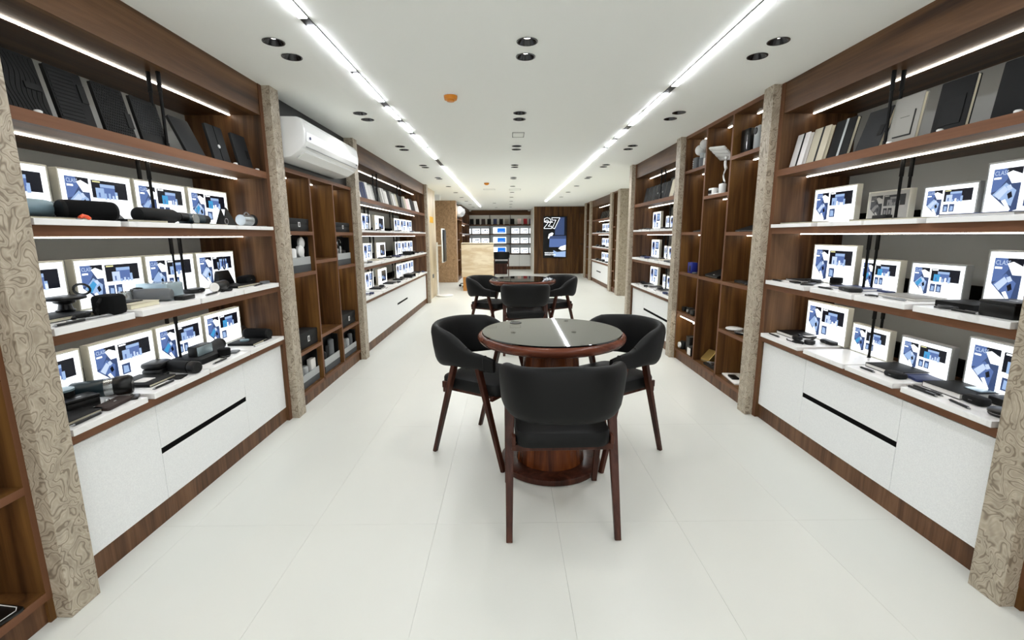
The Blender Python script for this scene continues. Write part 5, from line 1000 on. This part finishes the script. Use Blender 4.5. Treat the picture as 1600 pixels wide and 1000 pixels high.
# ======== back wall shelving facing the camera
t = thing('display_cabinet', 'wide walnut shelving with white doors across the back wall', 'cabinet', (-.2, 18.4, 0)); FX0, FX1 = -1.62, 1.30; FY = 18.12
MB().box(FX0, FX1, 18.66, 18.68, 0, HC).build('back_panel', 'back_board', t, False)
m = MB(); m.box(FX0, FX1, FY+.01, FY+.04, 2.075, HC); m.build('valance', 'walnut_across', t, False)
for z0, z1 in ((1.68, 1.722), (1.335, 1.372), (.965, 1.002), (.585, .622)): MB().box(FX0, FX1, FY, 18.66, z0, z1).build('shelf', 'walnut_across', t, False)
MB().box(FX0+.02, FX1-.02, FY+.15, FY+.165, 2.09, 2.10).build('led_strip', 'led_white', t, False)
for x in (-.703, .111): MB().box(x-.008, x+.008, 18.60, 18.66, .6, 2.1).build('divider', 'plastic_dark', t, False)
for x in (FX0, FX1-.04): MB().box(x, x+.04, FY, 18.66, 0, HC).build('side_panel', 'walnut_vertical', t, False)
MB().box(FX0, FX1, FY+.05, FY+.07, .1, .575).build('carcass', 'seam_dark', t, False)
for a in range(7):
    x = FX0+.04+a*.406; MB().box(x+.002, x+.404, FY+.02, FY+.05, .125, .572).build('door', 'cabinet_white', t, False)
MB().box(FX0, FX1, FY+.03, FY+.05, 0, .12).build('plinth', 'walnut_plinth', t, False)
bk = [('cover_black', 'first'), ('cover_charcoal', 'second'), ('cover_brown', 'third'), ('cover_black', 'fourth'), ('cover_navy', ''), ('cover_charcoal', 'fifth'), ('cover_grey', ''), ('cover_black', 'sixth'), ('cover_pink', ''), ('cover_red', ''), ('cover_navy', ''), ('cover_black', 'last')]
nmz = {4: 'left of the two navy notebooks on the back wall shelf', 6: 'grey notebook on the top shelf of the back wall', 8: 'pale pink notebook on the top shelf of the back wall', 9: 'red notebook on the top shelf of the back wall', 10: 'right of the two navy notebooks on the back wall shelf'}
for k, (mt, od) in enumerate(bk):
    x = -1.456+.073+[0, 82, 160, 240, 323, 407, 484, 563, 658, 741, 820, 902][k]/9.09*.0254*1.0
    notebook((x, 18.25, 1.722+.02), 0, .145, .20, .02, mt, nmz.get(k, '%s dark notebook from the left on the top shelf of the back wall' % od), 'notebooks on the back wall shelf', tilt=.12)
    block('book_rest', (x, 18.24, 1.722), 0, .17, .10, .02, 'cover_brown', 'dark rest under the %s notebook from the left on the back wall' % (ORD[k]), 'stand', 'rests on the back wall shelf')
def white_pic(W, H, seed):
    r = random.Random(seed); m = MB(); y = -.0162; art(m, (0, 0, 1, 1), W, H, 0, y); cc = 1
    for q in range(3): x = .36+q*.18+r.uniform(-.02, .03); art(m, (x, .56, x+.13, .84), W, H, r.choice([3, 1, 2]), y-.0004)
    art(m, (.10, .38, .19, .74), W, H, 3, y-.0004); art(m, (.16, .24, .34, .40), W, H, 2, y-.0008); art(m, (.70, .12, .84, .34), W, H, 3, y-.0004); return m
def back_board(x0, x1, z, h, label, blue, seed):
    t = thing('light_board', label, 'picture board', ((x0+x1)/2, 18.32, z), (0, 0, 0), 'lit boards on the back wall'); W = x1-x0; b = .008
    m = MB(); m.box(-W/2, W/2, -.015, .018, 0, b); m.box(-W/2, W/2, -.015, .018, h-b, h); m.box(-W/2, -W/2+b, -.015, .018, b, h-b); m.box(W/2-b, W/2, -.015, .018, b, h-b); m.build('frame', 'frame_cream', t, False, world=False)
    MB().box(-W/2+b, W/2-b, -.0135, .005, b, h-b).build('light_panel', 'print_glow', t, False, world=False); mm = MB()
    iw, ih = W-2*b-.004, h-2*b-.004
    if blue:
        m = MB(); art(m, (0, 0, 1, 1), iw, ih, 0, -.0162); art(m, (.32, .14, .95, .92), iw, ih, 8, -.0166); art(m, (.45, .30, .82, .36), iw, ih, 5, -.0170); art(m, (.06, .55, .22, .60), iw, ih, 4, -.0166); art(m, (.06, .40, .2, .44), iw, ih, 4, -.0166)
    else: m = white_pic(iw, ih, seed)
    mm.v = [p+Vector((0, .002, b+.002)) for p in m.v]; mm.f = m.f; mm.m = m.m; mm.build('picture_print', LBP+['print_azure'], t, False, world=False)
for ti, (z, nm) in enumerate(((1.372, 'upper'), (1.002, 'middle'), (.622, 'lowest'))):
    for k, (a, b_) in enumerate(((-1.58, -1.42), (-1.38, -1.065), (-1.03, -.72))):
        if ti < 2 or True: back_board(a, b_, z, .205, 'white lit board, %s from the left on the %s back wall shelf' % (ORD[k], nm), False, k+ti*5)
    back_board(-.57, -.05, z, .25, 'lit board with a blue screen on the %s back wall shelf' % nm, True, 0)
    for k, (a, b_) in enumerate(((.145, .455), (.495, .805), (.85, 1.16))): back_board(a, b_, z, .215, 'white lit board, %s right of the blue screen on the %s back wall shelf' % (ORD[k], nm), False, k+20+ti*5)
for x, q in ((-1.42, 'left'), (.82, 'right')):
    t = thing('ceiling_camera', 'small white dome camera under the ceiling at the %s of the back wall shelving' % q, 'camera', (x, 17.9, HC)); m = MB(); m.lathe([(-.06, .02), (-.05, .045), (-.02, .055), (0, .055)], (x, 17.9, HC), 20); m.build('dome', 'plastic_white', t)
# ======== far side cabinets
pillar(1, 10.0, 10.24, 'grey-brown stone pillar facing the camera at the start of the far right cabinets', d0=2.27, d1=2.9)
cubbies(1, 10.24, 10.78, 'narrow dark cubby column between two far right pillars', [10.55], HC, [[1.75, 1.2, .75, .3], [1.5, 1.0, .5]], D=2.31, DB=2.75)
pillar(1, 10.78, 11.0, 'stone pillar between the narrow cubbies and the far right display bay', d0=2.27, d1=2.9)
display_cabinet(1, 11.0, 13.55, 'far right walnut display bay with a single white door', [], [], D=2.326, DB=2.80, rody=[12.9], slot=(0, 12.2, 12.8))
pillar(1, 13.55, 13.72, 'stone pillar beyond the far right display bay', d0=2.27, d1=2.9)
cubbies(1, 13.72, 14.4, 'narrow walnut cubby column beside the wood-panelled wall', [], HC, [[1.75, 1.35, .97, .6]], D=2.31, DB=2.7)
pillar(1, 14.4, 14.6, 'last stone pillar before the wood-panelled wall', d0=2.27, d1=2.9)
for tier in (3, 2, 1):
    o = bxs(MB(), 1, 2.33, 2.62, 11.06, 13.5, ZT[tier], ZB[tier]).build('display_slab', 'board_marble', None, False); tag(o, 'white slab on the %s tier of the far right bay' % TN[tier], 'display slab')
    for k, a in enumerate((11.32, 11.77, 12.22)):
        light_board(LOC(1, 2.46, a+.21, ZB[tier]), (0, 0, RZ(1)), .42, .23, 'lit board, %s on the %s tier of the far right bay' % (ORD[k], TN[tier]), 'lit boards in the far right bay', kind='portrait', seed=6)
    for k in range(5):
        block('gift_box', P(1, 2.38, 11.25+.42*k, tier), RZ(1), .16, .06, [.05, .03, .06, .04, .05][k], 'plastic_black', 'black item, %s from the front on the %s tier of the far right bay' % (ORD[k], TN[tier]), 'box', 'dark goods in the far right bay', r=.01)
for k in range(9):
    mt, cn = [('cover_white', 'white'), ('cover_black', 'black'), ('cover_charcoal', 'charcoal')][0 if k == 0 else 1+k % 2]
    notebook(LOC(1, 2.42, 11.2+.2*k, ZT[4]), RZ(1), .16, .21, .02, mt, '%s notebook, %s from the front on the far right top shelf' % (cn, ORD[k]), 'notebooks on the far right top shelf', tilt=.3)
for z, y, h in ((1.0, 10.40, .35), (.50, 10.42, .22), (1.50, 10.41, .28)):
    pass
cubbies(-1, 13.5, 14.95, 'cubby shelving beyond the mottled column, under the second air conditioner', [14.2], 1.79, [[1.2, .6], [1.4, .9]], D=1.55, DB=1.95)
tag(MB().box(X0-1.95, X0-1.640, 13.5, 14.95, 1.791, HC).build('dark_backing', 'plastic_dark', None, False), 'dark board behind the second air conditioner beside the mottled column', 'panel')
air_con(-1, 1.41, 13.5, 14.6, 1.86, 2.14, 'small white air conditioner beside the mottled brown column', dep=.235)
tag(MB().box(X0-1.97, X0-1.95, 13.45, 18.1, 0, HC).build('trim_3', 'wall_paint', None, False), kind='structure')
display_cabinet(-1, 14.95, 17.9, 'far left walnut display shelving, mostly behind the marble counter', [16.0, 17.0], [], D=1.55, DB=1.93, rody=[16.4])
for tier in (3, 2, 1): o = bxs(MB(), -1, 1.54, 1.85, 15.0, 17.8, ZT[tier], ZB[tier]).build('display_slab', 'board_marble', None, False); tag(o, 'white slab on the %s tier of the far left shelving' % TN[tier], 'display slab')
for k in range(6):
    notebook(LOC(-1, 1.63, 15.15+.22*k, ZT[4]), RZ(-1), .17, .21, .02, ['cover_black', 'cover_dark_grey'][k % 2], '%s notebook, %s from the front on the far left top shelf' % (['black', 'grey'][k % 2], ORD[k]), 'notebooks on the far left top shelf', tilt=.3)
